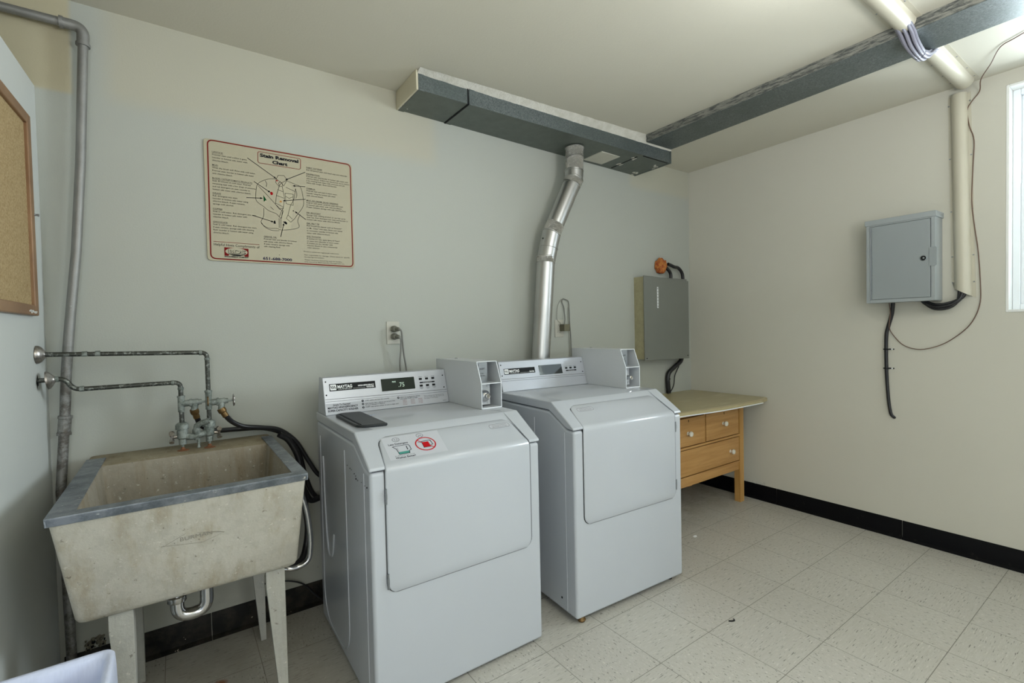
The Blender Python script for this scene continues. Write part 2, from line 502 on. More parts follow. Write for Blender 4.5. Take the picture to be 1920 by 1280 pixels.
class MB:
    def __init__(s):
        s.v, s.f, s.mi = [], [], []
        s.m = 0

    def add(s, vs, fs):
        b = len(s.v)
        s.v += [Vector(v) for v in vs]
        s.f += [tuple(b + i for i in f) for f in fs]
        s.mi += [s.m] * len(fs)
        return s

    def mat(s, i):
        s.m = i
        return s

    def box(s, x0, x1, y0, y1, z0, z1):
        vs = [(x, y, z) for z in (z0, z1) for y in (y0, y1) for x in (x0, x1)]
        return s.add(vs, [(0, 2, 3, 1), (4, 5, 7, 6), (0, 1, 5, 4), (2, 6, 7, 3), (0, 4, 6, 2), (1, 3, 7, 5)])

    def hexa(s, lo, hi):
        """lo, hi: four corners each, counter-clockwise seen from above"""
        return s.add(list(lo) + list(hi), [(3, 2, 1, 0), (4, 5, 6, 7), (0, 1, 5, 4), (1, 2, 6, 5), (2, 3, 7, 6), (3, 0, 4, 7)])

    def prism(s, poly, axis, a, b):
        """poly of 2D points in the plane across axis, extruded from a to b"""
        def P(p, h):
            return {'x': (h, p[0], p[1]), 'y': (p[0], h, p[1]), 'z': (p[0], p[1], h)}[axis]
        n = len(poly)
        vs = [P(p, a) for p in poly] + [P(p, b) for p in poly]
        fs = [tuple(range(n - 1, -1, -1)), tuple(range(n, 2 * n))]
        fs += [(i, (i + 1) % n, n + (i + 1) % n, n + i) for i in range(n)]
        return s.add(vs, fs)

    def tube(s, pts, r, n=14, cap=True, rfun=None, squash=None):
        pts = [Vector(p) for p in pts]
        pts = [p for i, p in enumerate(pts) if i == 0 or (p - pts[i - 1]).length > 1e-6]
        N = len(pts)
        tan = []
        for i in range(N):
            a, b = pts[max(0, i - 1)], pts[min(N - 1, i + 1)]
            tan.append((b - a).normalized())
        up = Vector((0, 0, 1)) if abs(tan[0].z) < 0.9 else Vector((0, 1, 0))
        nx = tan[0].cross(up).normalized()
        vs, fs = [], []
        for i in range(N):
            nx = (nx - tan[i] * nx.dot(tan[i])).normalized()
            ny = tan[i].cross(nx)
            rr = r[i] if isinstance(r, (list, tuple)) else (rfun(i / (N - 1)) if rfun else r)
            for k in range(n):
                a = 2 * PI * k / n
                vs.append(pts[i] + (nx * math.cos(a) + ny * math.sin(a)) * rr)
        for i in range(N - 1):
            for k in range(n):
                fs.append((i * n + k, i * n + (k + 1) % n, (i + 1) * n + (k + 1) % n, (i + 1) * n + k))
        if cap:
            fs.append(tuple(range(n - 1, -1, -1)))
            fs.append(tuple(range((N - 1) * n, N * n)))
        return s.add(vs, fs)

    def lathe(s, prof, o, axis=(0, 0, 1), n=24, cap=True):
        """prof: list of (radius, height along axis) from o"""
        ax = Vector(axis).normalized()
        up = Vector((0, 0, 1)) if abs(ax.z) < 0.9 else Vector((1, 0, 0))
        nx = ax.cross(up).normalized()
        ny = ax.cross(nx)
        o = Vector(o)
        vs, fs = [], []
        for r, h in prof:
            for k in range(n):
                a = 2 * PI * k / n
                vs.append(o + ax * h + (nx * math.cos(a) + ny * math.sin(a)) * max(r, 1e-5))
        for i in range(len(prof) - 1):
            for k in range(n):
                fs.append((i * n + k, i * n + (k + 1) % n, (i + 1) * n + (k + 1) % n, (i + 1) * n + k))
        if cap:
            fs.append(tuple(range(n - 1, -1, -1)))
            fs.append(tuple(range((len(prof) - 1) * n, len(prof) * n)))
        return s.add(vs, fs)

    def strip(s, pts, width, O, X, Y, z=0.0):
        """flat line of given width through 2D pts in frame O, X, Y"""
        Nn = X.cross(Y).normalized()
        P = [Vector((p[0], p[1])) for p in pts]
        P = [p for k, p in enumerate(P) if k == 0 or (p - P[k - 1]).length > 1e-6]
        if len(P) < 2:
            return s
        closed = len(P) > 3 and (P[0] - P[-1]).length < 1e-5
        if closed:
            P = P[:-1]
        n_ = len(P)
        vs = []
        for k in range(n_):
            a = P[k - 1] if (k > 0 or closed) else None
            b = P[(k + 1) % n_] if (k < n_ - 1 or closed) else None
            d0 = (P[k] - a).normalized() if a is not None else (b - P[k]).normalized()
            d1 = (b - P[k]).normalized() if b is not None else d0
            n0, n1 = Vector((-d0.y, d0.x)), Vector((-d1.y, d1.x))
            m_ = n0 + n1
            m_ = n0 if m_.length < 0.2 else m_.normalized()
            h_ = width * 0.5 / max(0.45, m_.dot(n0))
            for q in (P[k] - m_ * h_, P[k] + m_ * h_):
                vs.append(O + X * q.x + Y * q.y + Nn * z)
        fs = []
        for k in range(n_ if closed else n_ - 1):
            k2 = (k + 1) % n_
            fs.append((2 * k, 2 * k2, 2 * k2 + 1, 2 * k + 1))
        s.add(vs, fs)
        return s

    def poly(s, pts, O, X, Y, z=0.0):
        Nn = X.cross(Y).normalized()
        return s.add([O + X * p[0] + Y * p[1] + Nn * z for p in pts], [tuple(range(len(pts)))])

    def ring(s, cx, cy, rx, ry, width, O, X, Y, z=0.0, n=28):
        pts = [(cx + rx * math.cos(2 * PI * k / n), cy + ry * math.sin(2 * PI * k / n)) for k in range(n + 1)]
        return s.strip(pts, width, O, X, Y, z)

    def disc(s, cx, cy, rx, ry, O, X, Y, z=0.0, n=16):
        return s.poly([(cx + rx * math.cos(2 * PI * k / n), cy + ry * math.sin(2 * PI * k / n)) for k in range(n)], O, X, Y, z)

    def text(s, st, x, y, h, O, X, Y, z=0.0, width=None, align='l', bold=0.0, sx=1.0):
        vs, fs, x0, x1 = text_geo(st, bold)
        Nn = X.cross(Y).normalized()
        k = h / 0.70
        kx = k * sx if width is None else width / (x1 - x0)
        off = {'l': -x0 * kx, 'c': -(x0 + x1) / 2 * kx, 'r': -x1 * kx}[align]
        return s.add([O + X * (x + off + v.x * kx) + Y * (y + v.y * k) + Nn * z for v in vs], fs)

    def build_split(s, name, mats, parent=None, **k):
        """one object per loose piece"""
        par = list(range(len(s.v)))

        def find(a):
            while par[a] != a:
                par[a] = par[par[a]]
                a = par[a]
            return a
        for f in s.f:
            for b in f[1:]:
                par[find(b)] = find(f[0])
        groups = {}
        for f, m in zip(s.f, s.mi):
            groups.setdefault(find(f[0]), []).append((f, m))
        for fs in groups.values():
            q = MB()
            ids = sorted({i for f, m in fs for i in f})
            mp = {i: j for j, i in enumerate(ids)}
            q.v = [s.v[i] for i in ids]
            q.f = [tuple(mp[i] for i in f) for f, m in fs]
            q.mi = [m for f, m in fs]
            q.build(name, mats, parent, **k)

    def build(s, name, mats, parent=None, loc=None, bevel=0.0, seg=2, flat=False, label=None, kind=None, angle=35):
        me = bpy.data.meshes.new(name)
        me.from_pydata([tuple(v) for v in s.v], [], s.f)
        if not isinstance(mats, (list, tuple)):
            mats = [mats]
        for m in mats:
            me.materials.append(m)
        for p, i in zip(me.polygons, s.mi):
            p.material_index = min(i, len(mats) - 1)
        me.validate()
        me.update()
        if not flat:
            me.shade_smooth()
            me.set_sharp_from_angle(angle=math.radians(angle))
        ob = bpy.data.objects.new(name, me)
        C.objects.link(ob)
        if bevel:
            b = ob.modifiers.new('bevel', 'BEVEL')
            b.width, b.segments, b.limit_method, b.angle_limit = bevel, seg, 'ANGLE', math.radians(30)
            b.harden_normals = True
        if parent:
            ob.parent = parent
        if loc:
            ob.location = loc
        if label:
            ob['label'] = label
        if kind:
            ob['kind'] = kind
        return ob


def tag(o, label, cat, group=None):
    o['label'] = label
    o['category'] = cat
    if group:
        o['group'] = group
    return o


def empty(name, loc, rz=0.0):
    o = bpy.data.objects.new(name, None)
    o.location = loc
    o.rotation_euler = (0, 0, rz)
    o.empty_display_size = 0.1
    C.objects.link(o)
    return o


def copy_tree(o, parent=None):
    c = o.copy()
    C.objects.link(c)
    c.parent = parent
    for ch in list(o.children):
        copy_tree(ch, c)
    return c


def relocal(mb, root):
    """shift world-space mesh data so it can be parented to an unrotated root"""
    mb.v = [v - Vector(root.location) for v in mb.v]
    return mb


XW, YW, ZW = Vector((1, 0, 0)), Vector((0, 1, 0)), Vector((0, 0, 1))
H = 2.4908
FY = -4.3            # wall behind the camera
WDIR = Vector((math.sin(math.radians(2.45)), math.cos(math.radians(2.45)), 0))   # direction of the left wall
WP = Vector((-3.80, 0, 0))
WN = Vector((WDIR.y, -WDIR.x, 0))  # into the room


def lw(tt, z, off=0.0):
    """point on the left wall, tt metres from the corner"""
    return WP - WDIR * tt + WN * off + ZW * z


# ------------------------------------------------------------------ setting
MB().box(-4.95, 0.25, FY - 0.15, 0.1, -0.08, 0).build('floor', FLOOR, kind='structure')
MB().box(-4.95, 0.25, FY - 0.15, 0.1, H, H + 0.08).build('ceiling', CEIL, kind='structure')
MB().box(-4.95, 0.25, 0, 0.1, 0, H).build('wall_back', WALLB, kind='structure')
# right wall with the window opening
wy0, wy1, wz0, wz1 = -1.806, -3.02, 1.296, 2.422
mb = MB()
mb.box(0, 0.25, wy0, 0, 0, H).box(0, 0.25, FY - 0.15, wy1, 0, H)
mb.box(0, 0.25, wy1, wy0, 0, wz0).box(0, 0.25, wy1, wy0, wz1, H)
wr = mb.build('wall_right', WALLR, kind='structure', flat=True)
# wall behind the camera, with an assumed, unseen second window
mb = MB()
fx0, fx1, fz0, fz1 = -2.45, -0.75, 1.05, 2.3
mb.box(-4.95, fx0, FY - 0.15, FY, 0, H).box(fx1, 0.0, FY - 0.15, FY, 0, H)
mb.box(fx0, fx1, FY - 0.15, FY, 0, fz0).box(fx0, fx1, FY - 0.15, FY, fz1, H)
mb.build('wall_front', REVEAL, kind='structure', flat=True)
MB().box(-4.95, -4.85, FY, 0, 0, H).build('wall_far_left', WALLB, kind='structure')
# left partition wall: stops short of the ceiling
mb = MB()
prof = fillet([(0, 0), (0, 2.158), (-4.25, 2.158), (-4.25, 0)], [0, 0.012, 0, 0], 4)
q = [(p.x, p.y) for p in [Vector((a[0], a[1])) for a in prof]]
lo, hi = [], []
L = 4.25
a0, a1 = lw(0.0, 0), lw(L, 0)
b0, b1 = lw(0.0, 0, -0.12), lw(L, 0, -0.12)
for zz, tgt in ((0.0, lo), (2.158, hi)):
    tgt += [Vector((p.x, p.y, zz)) for p in (b1, a1, a0, b0)]
mb.hexa(lo, hi)
wl = mb.build('wall_left', WALLL, kind='structure')
# crumbled plaster above the baseboard near the corner
mb = MB()
for k in range(46):
    x, z = -3.70 + 0.032 * random.uniform(-1, 1), 0.115 + random.uniform(-0.005, 0.032)
    r = random.uniform(0.002, 0.007)
    mb.mat(1 if k % 9 == 0 else 0).lathe([(r, 0.0), (r * 0.8, 0.006), (0.002, 0.010)], (x, -0.0005, z), (0, -1, 0), 7)
mb.build('plaster_damage', [plain('crumbled_plaster', (0.2, 0.18, 0.13), 0.9, 0, 0.4, 90), NEARBLACK], label='crumbled patch of dark plaster', parent=bpy.data.objects['wall_back'])
mb = MB()
for k in range(26):
    y = -0.565 + random.gauss(0, 0.022)
    z = 0.109 + abs(random.gauss(0, 0.007))
    r = random.uniform(0.003, 0.008)
    mb.lathe([(r, 0.0), (r * 0.7, 0.003), (0.001, 0.004)], (0.0005, y, z), (-1, 0, 0), 7)
mb.build('plaster_chip', CAULK, label='white chipped plaster', parent=wr)

# baseboards, black vinyl cove base in sections
bh = 0.1066
def cove(a, b):
    return [(0, 0), (0.022, 0), (0.018, 0.004), (0.007, 0.013), (0.005, 0.024), (0.0045, bh - 0.004), (0.002, bh), (0, bh)]
mb = MB()
pr = cove(0, 0)
ys = [-0.008, -0.6755, -1.386, -2.6, -3.82, FY]
for i in range(len(ys) - 1):
    mb.prism([(-p[0], p[1]) for p in pr], 'y', ys[i] - 0.0012, ys[i + 1] + 0.0012)
mb.build('baseboard_right', BASEM, kind='structure')
mb = MB()
xs = [-0.008, -1.23, -2.45, -3.08, -3.335, -3.79]
for i in range(len(xs) - 1):
    mb.mat(1 if i >= 2 else 0)
    mb.prism([(-p[0], p[1]) for p in pr], 'x', xs[i + 1] + 0.0012, xs[i] - 0.0012)
mb.build('baseboard_back', [BASEM, BASED], kind='structure')
mb = MB()
mb.prism([(FY + p[0], p[1]) for p in pr], 'x', -3.95, -0.01)
mb.build('baseboard_front', BASEM, kind='structure')

# window 1 in the right wall
win = MB()
rv = 0.012
win.box(0.0, 0.20, wy0 - rv, wy0, wz0, wz1).box(0.0, 0.20, wy1, wy1 + rv, wz0, wz1)
win.box(-0.004, 0.20, wy1 + rv, wy0 - rv, wz0, wz0 + rv).box(0.0, 0.20, wy1 + rv, wy0 - rv, wz1 - rv, wz1)
win1 = win.build('window_1', REVEAL, kind='structure', bevel=0.002)


def wframe(x0, x1, y0, y1, z0, z1, wd):
    m = MB()
    m.box(x0, x1, y0 - wd, y0, z0, z1).box(x0, x1, y1, y1 + wd, z0, z1)
    m.box(x0, x1, y1 + wd, y0 - wd, z0, z0 + wd).box(x0, x1, y1 + wd, y0 - wd, z1 - wd, z1)
    return m


Y0, Y1, Z0, Z1 = wy0 - rv, wy1 + rv, wz0 + rv, wz1 - rv
wframe(0.075, 0.16, Y0, Y1, Z0, Z1, 0.028).build('window_frame', VINYLW, win1, bevel=0.003)
zm_ = 1.93
sf = wframe(0.10, 0.135, Y0 - 0.028, Y1 + 0.028, zm_ - 0.02, Z1 - 0.028, 0.035).build('upper_sash', VINYLW, win1, bevel=0.003)
sl = wframe(0.085, 0.12, Y0 - 0.028, Y1 + 0.028, Z0 + 0.028, zm_ + 0.015, 0.045).build('lower_sash', VINYLW, win1, bevel=0.003)
MB().box(0.115, 0.119, Y1 + 0.06, Y0 - 0.06, zm_, Z1 - 0.06).build('glass_pane', GLASS, sf)
MB().box(0.101, 0.105, Y1 + 0.07, Y0 - 0.07, Z0 + 0.07, zm_ - 0.02).build('glass_pane', GLASS, sl)
mb = MB()
mb.box(fx0, fx1, FY - 0.12, FY - 0.04, fz0, fz0 + 0.05).box(fx0, fx1, FY - 0.12, FY - 0.04, fz1 - 0.05, fz1)
mb.box(fx0, fx0 + 0.05, FY - 0.12, FY - 0.04, fz0 + 0.05, fz1 - 0.05).box(fx1 - 0.05, fx1, FY - 0.12, FY - 0.04, fz0 + 0.05, fz1 - 0.05)
mb.box(-1.625, -1.575, FY - 0.12, FY - 0.04, fz0 + 0.05, fz1 - 0.05)
w2 = mb.build('window_2', VINYLW, kind='structure')
for a, b in ((fx0 + 0.05, -1.625), (-1.575, fx1 - 0.05)):
    MB().box(a, b, FY - 0.085, FY - 0.08, fz0 + 0.05, fz1 - 0.05).build('glass_pane', GLASS, w2)

# ceiling lamps
for i, (x, y) in enumerate(LAMPS):
    r = empty('ceiling_light', (x, y, H))
    tag(r, ['round frosted ceiling lamp above the clothes dryer', 'added fill lamp, round and frosted, on the ceiling behind the camera'][i], 'ceiling light', 'ceiling lamps')
    MB().lathe([(0.09, 0.0), (0.09, -0.018), (0.085, -0.02)], (0, 0, 0)).build('base', PLATE, r)
    MB().lathe([(0.082, -0.02), (0.095, -0.035), (0.09, -0.06), (0.06, -0.082), (0.002, -0.09)], (0, 0, 0)).build('globe', GLOBE, r)
    bulb('bulb', (x, y, H - 0.17), LAMP_W, (0.93, 0.97, 1.0), 0.06)

# ------------------------------------------------------------------ laundry machines
W, D, ZS, ZT, DS = 0.686, 0.717, 0.809, 0.917, 0.149
CF, CT, CH = 0.567, 0.613, 1.073
SL0 = Vector((0, 0.0, 0.821))
SLD = Vector((0, DS, ZT - 0.821))
SLN = Vector((0, -(ZT - 0.821), DS)).normalized()
SLU = SLD.normalized()
CO = Vector((0, CF, ZT))
CU = Vector((0, CT - CF, CH - ZT)).normalized()   # up along the console
CN = Vector((0, -CU.z, CU.y))                       # out of the console


def con(x, z):
    """2D coordinates on the console face from x and height"""
    return (x, (z - ZT) / CU.z)


def door_path(h):
    """profile of the door face, h above the cabinet face"""
    pts = [Vector((0, -h, 0.40)), Vector((0, -h, 0.817))]
    sl = [SL0 + SLU * 0.012 + SLN * (h - 0.007), SL0 + SLU * 0.142 + SLN * (h - 0.007)]
    out = [pts[0], Vector((0, -h, 0.43)), Vector((0, -h, 0.62)), Vector((0, -h, 0.80))]
    a, p, b = Vector((0, -h, 0.803)), Vector((0, -h, 0.820 + h * 0.3)), SL0 + SLU * 0.022 + SLN * (h - 0.007)
    for k in range(1, 6):
        q = k / 6
        out.append(a * (1 - q) ** 2 + p * 2 * q * (1 - q) + b * q * q)
    out.append(b)
    for q in (0.07, 0.10, 0.12, 0.132, 0.139, 0.142):
        out.append(SL0 + SLU * q + SLN * (h - 0.007))
    return out


def door_mesh(inset, hs, mirror):
    """rounded door slab following the front and the sloped top"""
    base = door_path(0.0)
    acc = [0.0]
    for a, b in zip(base[:-1], base[1:]):
        acc.append(acc[-1] + (b - a).length)
    tot = acc[-1]
    levels = sorted(set([0.0, 0.004, 0.009, 0.016, 0.026, 0.038, 0.055] + [x for x in acc if 0.06 < x < tot - 0.055] + [tot - x for x in (0.0, 0.003, 0.008, 0.015, 0.024, 0.036, 0.05)]))
    bend = acc[3]

    def at(s_, h):
        P = door_path(h)
        for i in range(len(acc) - 1):
            if s_ <= acc[i + 1] + 1e-9:
                q = (s_ - acc[i]) / max(1e-9, acc[i + 1] - acc[i])
                return P[i] * (1 - q) + P[i + 1] * q
        return P[-1]

    def lr(s_, ins):
        s2 = min(max(s_, ins), tot - ins)
        l, r = 0.050, 0.637
        if s2 > bend:
            q = (s2 - bend) / (tot - bend)
            l, r = l + 0.020 * q, r - 0.024 * q
        rc = 0.038
        for e in (s2 - ins if False else s2, tot - s2):
            if e < rc:
                dd = rc - math.sqrt(max(0, rc * rc - (rc - e) ** 2))
                l, r = l + dd, r - dd
        return l + ins, r - ins
    mb = MB()
    rows = []
    for s_ in levels:
        row = []
        for ins, h in reversed(hs):
            s2 = min(max(s_, ins), tot - ins)
            l, r = lr(s2, ins + inset)
            row.append((l, at(s2, h)))
        mid = hs[0]
        row_r = []
        for ins, h in hs:
            s2 = min(max(s_, ins), tot - ins)
            l, r = lr(s2, ins + inset)
            row_r.append((r, at(s2, h)))
        cells = [(x, p) for x, p in row] + [(x, p) for x, p in row_r]
        rows.append([Vector((x, p.y, p.z)) for x, p in cells])
    n = len(rows[0])
    vs = [v for r in rows for v in r]
    fs = []
    for i in range(len(rows) - 1):
        for k in range(n - 1):
            fs.append((i * n + k, i * n + k + 1, (i + 1) * n + k + 1, (i + 1) * n + k))
    # close both ends down to the base ring
    fs.append(tuple(range(n)))
    fs.append(tuple((len(rows) - 1) * n + k for k in range(n - 1, -1, -1)))
    mb.add(vs, fs)
    return mb


def make_machine(kind, loc, rz, label, cat):
    washer = kind == 'washer'
    root = empty('washing_machine' if washer else 'clothes_dryer', loc, rz)
    tag(root, label, cat)
    # cabinet
    mb = MB()
    prof = [(0.0, 0.012 if washer else 0.004), (D, 0.012), (D, 0.875), (0.170, 0.874), (0.048, 0.8095), (0.0, 0.8065)]
    mb.prism(prof, 'x', 0.0, W)
    cab = mb.build('cabinet', ENAMEL, root, bevel=0.012, seg=4)
    mb = MB()
    # pressed outline on both side panels
    for sx, xx in ((-1, -0.0005), (1, W + 0.0005)):
        o1 = fillet([(xx, 0.285, 0.83), (xx, 0.285, 0.04), (xx, 0.66, 0.04), (xx, 0.66, 0.82)], 0.13, 8)
        mb.tube(o1, 0.0022, 6)
        mb.tube([(xx, 0.062, 0.795), (xx, 0.062, 0.02)], 0.0012, 6)
        o2 = smooth([(xx, 0.615, 0.74), (xx, 0.600, 0.50), (xx, 0.575, 0.365), (xx, 0.535, 0.338), (xx, 0.495, 0.37), (xx, 0.470, 0.45)], 5)
        if washer:
            mb.tube(o2, 0.0045, 6)
    mb.build_split('side_embossing', ENAMELS, root)
    # lid: wings proud, centre recessed
    wing = [(0.0, 0.8105), (0.047, 0.8135), (0.170, 0.878), (D, 0.879), (D, ZT), (DS + 0.003, ZT), (0.0, 0.821)]
    c0 = SL0 - SLN * 0.012
    cent = [(0.010, 0.8105), (0.047, 0.8135), (0.170, 0.878), (D - 0.001, 0.879), (D - 0.001, ZT - 0.0005), (DS + 0.006, ZT - 0.0005), (DS + 0.001, 0.9150), (DS * 0.90, 0.902), (0.010, 0.8145)]
    for xo, ins in ((-0.002, (0.0495, 0.0495, 0.0495, 0.0665, 0.0665, 0.0665, 0.0505)), (W + 0.002, (0.6385, 0.6385, 0.6385, 0.6165, 0.6165, 0.6165, 0.6375))):
        mb = MB()
        n = len(wing)
        vs = [(xo, p[0], p[1]) for p in wing] + [(ins[k], p[0], p[1]) for k, p in enumerate(wing)]
        fs = [tuple(range(n - 1, -1, -1)), tuple(range(n, 2 * n))] + [(k, (k + 1) % n, n + (k + 1) % n, n + k) for k in range(n)]
        if xo > 0:
            fs = [f[::-1] for f in fs]
        mb.add(vs, fs)
        ob = mb.build('lid_side', ENAMEL, root)
        at = ob.data.attributes.new('bevel_weight_edge', 'FLOAT', 'EDGE')
        for e in ob.data.edges:
            a_, b_ = e.vertices
            at.data[e.index].value = 0.0 if (a_ >= n and b_ >= n) else 1.0
        bv = ob.modifiers.new('bevel', 'BEVEL')
        bv.width, bv.segments, bv.limit_method, bv.harden_normals = 0.009, 4, 'WEIGHT', True
    mb = MB()
    mb.prism(cent, 'x', 0.040, 0.648)
    mb.build('lid', ENAMEL, root, bevel=0.0015, seg=2)
    # added dark core, paints the gap under the lid as shade
    MB().prism([(0.012, 0.70), (D - 0.02, 0.70), (D - 0.02, 0.885), (0.18, 0.885), (0.05, 0.8125), (0.012, 0.812)], 'x', 0.012, W - 0.012).build('seam_shade_core', NEARBLACK, root)
    # door
    door_mesh(-0.0035, [(0.0, 0.0012), (0.0, -0.004)], False).build('door_groove_shade', NEARBLACK if not washer else GREYGAP, root)  # dark strip stands in for the shaded groove round the door
    dr = door_mesh(0.0, [(0.0045, 0.0055), (0.0018, 0.0045), (0.0, 0.0020), (0.0, -0.003)], False).build('door', ENAMEL, root, angle=60)
    hx = 0.050 if washer else 0.638
    for z0 in ((0.42, 0.70) if washer else (0.44, 0.725)):
        MB().tube([(hx, -0.006, z0), (hx, -0.006, z0 + 0.05)], 0.0035, 10).tube([(hx, -0.006, z0 + 0.016), (hx, -0.006, z0 + 0.034)], 0.0042, 10).build('hinge', STEEL, dr)
    # oval label at the top of the door
    ov = Vector((0.555 if washer else 0.142, 0, 0)) + SL0 + SLU * 0.105 + SLN * -0.0013
    mb = MB()
    pts = fillet([(-0.046, -0.011), (0.046, -0.011), (0.046, 0.011), (-0.046, 0.011)], 0.011, 5, True)
    pts = [(p.x, p.y) for p in [Vector((a[0], a[1])) for a in [(q.x, q.y) for q in [Vector((b[0], b[1], 0)) for b in pts]]]]
    mb.mat(0).poly(pts, ov, XW, SLU, 0.0002)
    mb.mat(1).strip(pts + [pts[0]], 0.0013, ov, XW, SLU, 0.0005)
    mb.text('WHILE MACHINE IS IN', 0, 0.0018, 0.0045, ov, XW, SLU, 0.0005, 0.066, 'c')
    mb.text('USE, DOOR IS LOCKED', 0, -0.0062, 0.0045, ov, XW, SLU, 0.0005, 0.070, 'c')
    mb.build('oval_label', [STICKER, INKG], dr)
    if washer:
        so = Vector((0.0, 0, 0)) + SL0 + SLU * 0.0125 + SLN * -0.0013
        SLY = SLU * 0.93
        Z = 0.0002

        def sp_(x, y):   # y depth along the slope from the front
            return (x, y / SLU.y)
        mb = MB()
        mb.mat(0).poly([(0.078, 0.012), (0.292, 0.012), (0.292, 0.128), (0.078, 0.128)], so, XW, SLY, Z)
        # smiling and sad faces
        for cx, cy, sg in ((0.126, 0.110, -1), (0.217, 0.114, 1)):
            mb.mat(1).ring(cx, cy, 0.0125, 0.0105, 0.0013, so, XW, SLY, Z * 2)
            mb.disc(cx - 0.004, cy + 0.003, 0.0014, 0.0018, so, XW, SLY, Z * 2, 8)
            mb.disc(cx + 0.004, cy + 0.003, 0.0014, 0.0018, so, XW, SLY, Z * 2, 8)
            arc = [(cx + 0.0065 * math.cos(a), cy - (0.0005 if sg < 0 else 0.0065) + sg * 0.005 * math.sin(a)) for a in [PI * k / 8 for k in range(9)]]
            mb.strip(arc, 0.0012, so, XW, SLY, Z * 2)
        mb.text('Less Detergent', 0.128, 0.084, 0.0085, so, XW, SLY, Z * 2, 0.072, 'c', 0.02)
        # measuring cup with a little detergent
        cup = [(0.104, 0.075), (0.112, 0.077), (0.160, 0.077), (0.164, 0.070), (0.164, 0.050), (0.156, 0.046), (0.154, 0.034), (0.117, 0.034), (0.114, 0.062), (0.104, 0.075)]
        mb.mat(2).poly([(0.1175, 0.0345), (0.1535, 0.0345), (0.1545, 0.046), (0.1165, 0.046)], so, XW, SLY, Z * 2)
        mb.mat(1).strip(cup, 0.0022, so, XW, SLY, Z * 3)
        mb.strip([(0.152, 0.071), (0.152, 0.052)], 0.003, so, XW, SLY, Z * 3)
        for k in range(3):
            mb.strip([(0.116, 0.052 + k * 0.007), (0.121, 0.052 + k * 0.007)], 0.0012, so, XW, SLY, Z * 3)
        mb.text('For Best Results Use 1/4 Cup', 0.134, 0.026, 0.0042, so, XW, SLY, Z * 2, 0.070, 'c')
        mb.text('Washes Better!', 0.134, 0.0145, 0.0085, so, XW, SLY, Z * 2, 0.072, 'c', 0.02)
        # no overfilled cup
        cx, cy = 0.224, 0.066
        mb.mat(3).ring(cx, cy, 0.0365, 0.0335, 0.0045, so, XW, SLY, Z * 3, 36)
        mb.strip([(cx - 0.0255, cy + 0.024), (cx + 0.0255, cy - 0.024)], 0.0035, so, XW, SLY, Z * 2)
        mb.poly([(cx - 0.012, cy + 0.010), (cx + 0.013, cy + 0.010), (cx + 0.0145, cy - 0.017), (cx - 0.012, cy - 0.017)], so, XW, SLY, Z * 3)
        mb.mat(1).strip([(cx - 0.026, cy + 0.012), (cx - 0.012, cy + 0.010), (cx - 0.012, cy - 0.018), (cx + 0.015, cy - 0.018)], 0.0018, so, XW, SLY, Z * 4)
        mb.strip([(cx - 0.012, cy + 0.014), (cx + 0.022, cy + 0.016), (cx + 0.025, cy - 0.008), (cx + 0.015, cy - 0.010)], 0.0024, so, XW, SLY, Z * 4)
        mb.build('detergent_sticker', [STICKER, INK, TEALINK, BRIGHTRED], dr, label='sticker with a smiling face, a green measuring cup and a crossed-out red cup')
        # detergent dispenser cover in the top
        mb = MB()
        def sheet(pts, z0, z1):
            mb.prism(pts, 'z', z0, z1)
        p = fillet([(0.030, 0.235), (0.050, 0.205), (0.135, 0.190), (0.138, 0.530), (0.060, 0.545), (0.030, 0.520)], 0.012, 4, True)
        sheet([(a.x, a.y) for a in p], ZT, ZT + 0.010)
        l = mb.build('dispenser_cover', BLACKLID, root, bevel=0.004, seg=3, label='charcoal detergent dispenser cover')
        MB().prism([(0.040, 0.240), (0.047, 0.225), (0.050, 0.50), (0.043, 0.515)], 'z', ZT + 0.010, ZT + 0.0115).build('cover_edge', BLACK, l)
        MB().strip([(0.145, 0.455), (0.151, 0.447), (0.156, 0.458), (0.163, 0.448), (0.170, 0.457), (0.178, 0.450)], 0.0022, Vector((0, 0, ZT)), XW, YW, 0.0004).build('pen_mark', BLUEPEN, root, label='blue pen scribble')
        mb = MB()
        for y, z, r in ((0.250, 0.781, 0.003), (0.215, 0.778, 0.004), (0.200, 0.776, 0.003), (0.165, 0.770, 0.004), (0.150, 0.766, 0.003), (0.145, 0.757, 0.005), (0.128, 0.756, 0.004), (0.085, 0.760, 0.003), (0.050, 0.757, 0.003), (0.028, 0.757, 0.0045)):
            q = [(y + 0.8 * r * random.uniform(0.6, 1.4) * math.cos(a), z + 0.7 * r * random.uniform(0.6, 1.4) * math.sin(a)) for a in [2 * PI * k / 7 for k in range(7)]]
            mb.add([(-0.0022, a, b) for a, b in q] + [(-0.0002, a, b) for a, b in q], [tuple(range(7)), tuple(range(13, 6, -1))])
        mb.build_split('paint_chip', NEARBLACK, root, label='dark chip in the white paint')
    # control console
    mb = MB()
    mb.prism([(CF, ZT), (0.705, ZT), (0.672, CH), (CT, CH)], 'x', 0.004, 0.5785)
    cs = mb.build('console', [PANELM], root, bevel=0.003)
    z = 0.0008
    mb = MB()
    mb.mat(0).strip([con(0.008, 0.982), con(0.574, 0.977)], 0.0018, CO, XW, CU, z)
    mb.mat(1).strip([con(0.008, 0.9725), con(0.574, 0.967)], 0.0012, CO, XW, CU, z)
    mb.build('console_seam', [INKG, GREYGAP], cs)
    # nameplate
    mb = MB()
    a, b = con(0.029, 1.0145 if washer else 1.005), con(0.228, 1.0445 if washer else 1.035)
    mb.mat(0).poly([a, (b[0], a[1]), b, (a[0], b[1])], CO, XW, CU, z)
    h = b[1] - a[1]
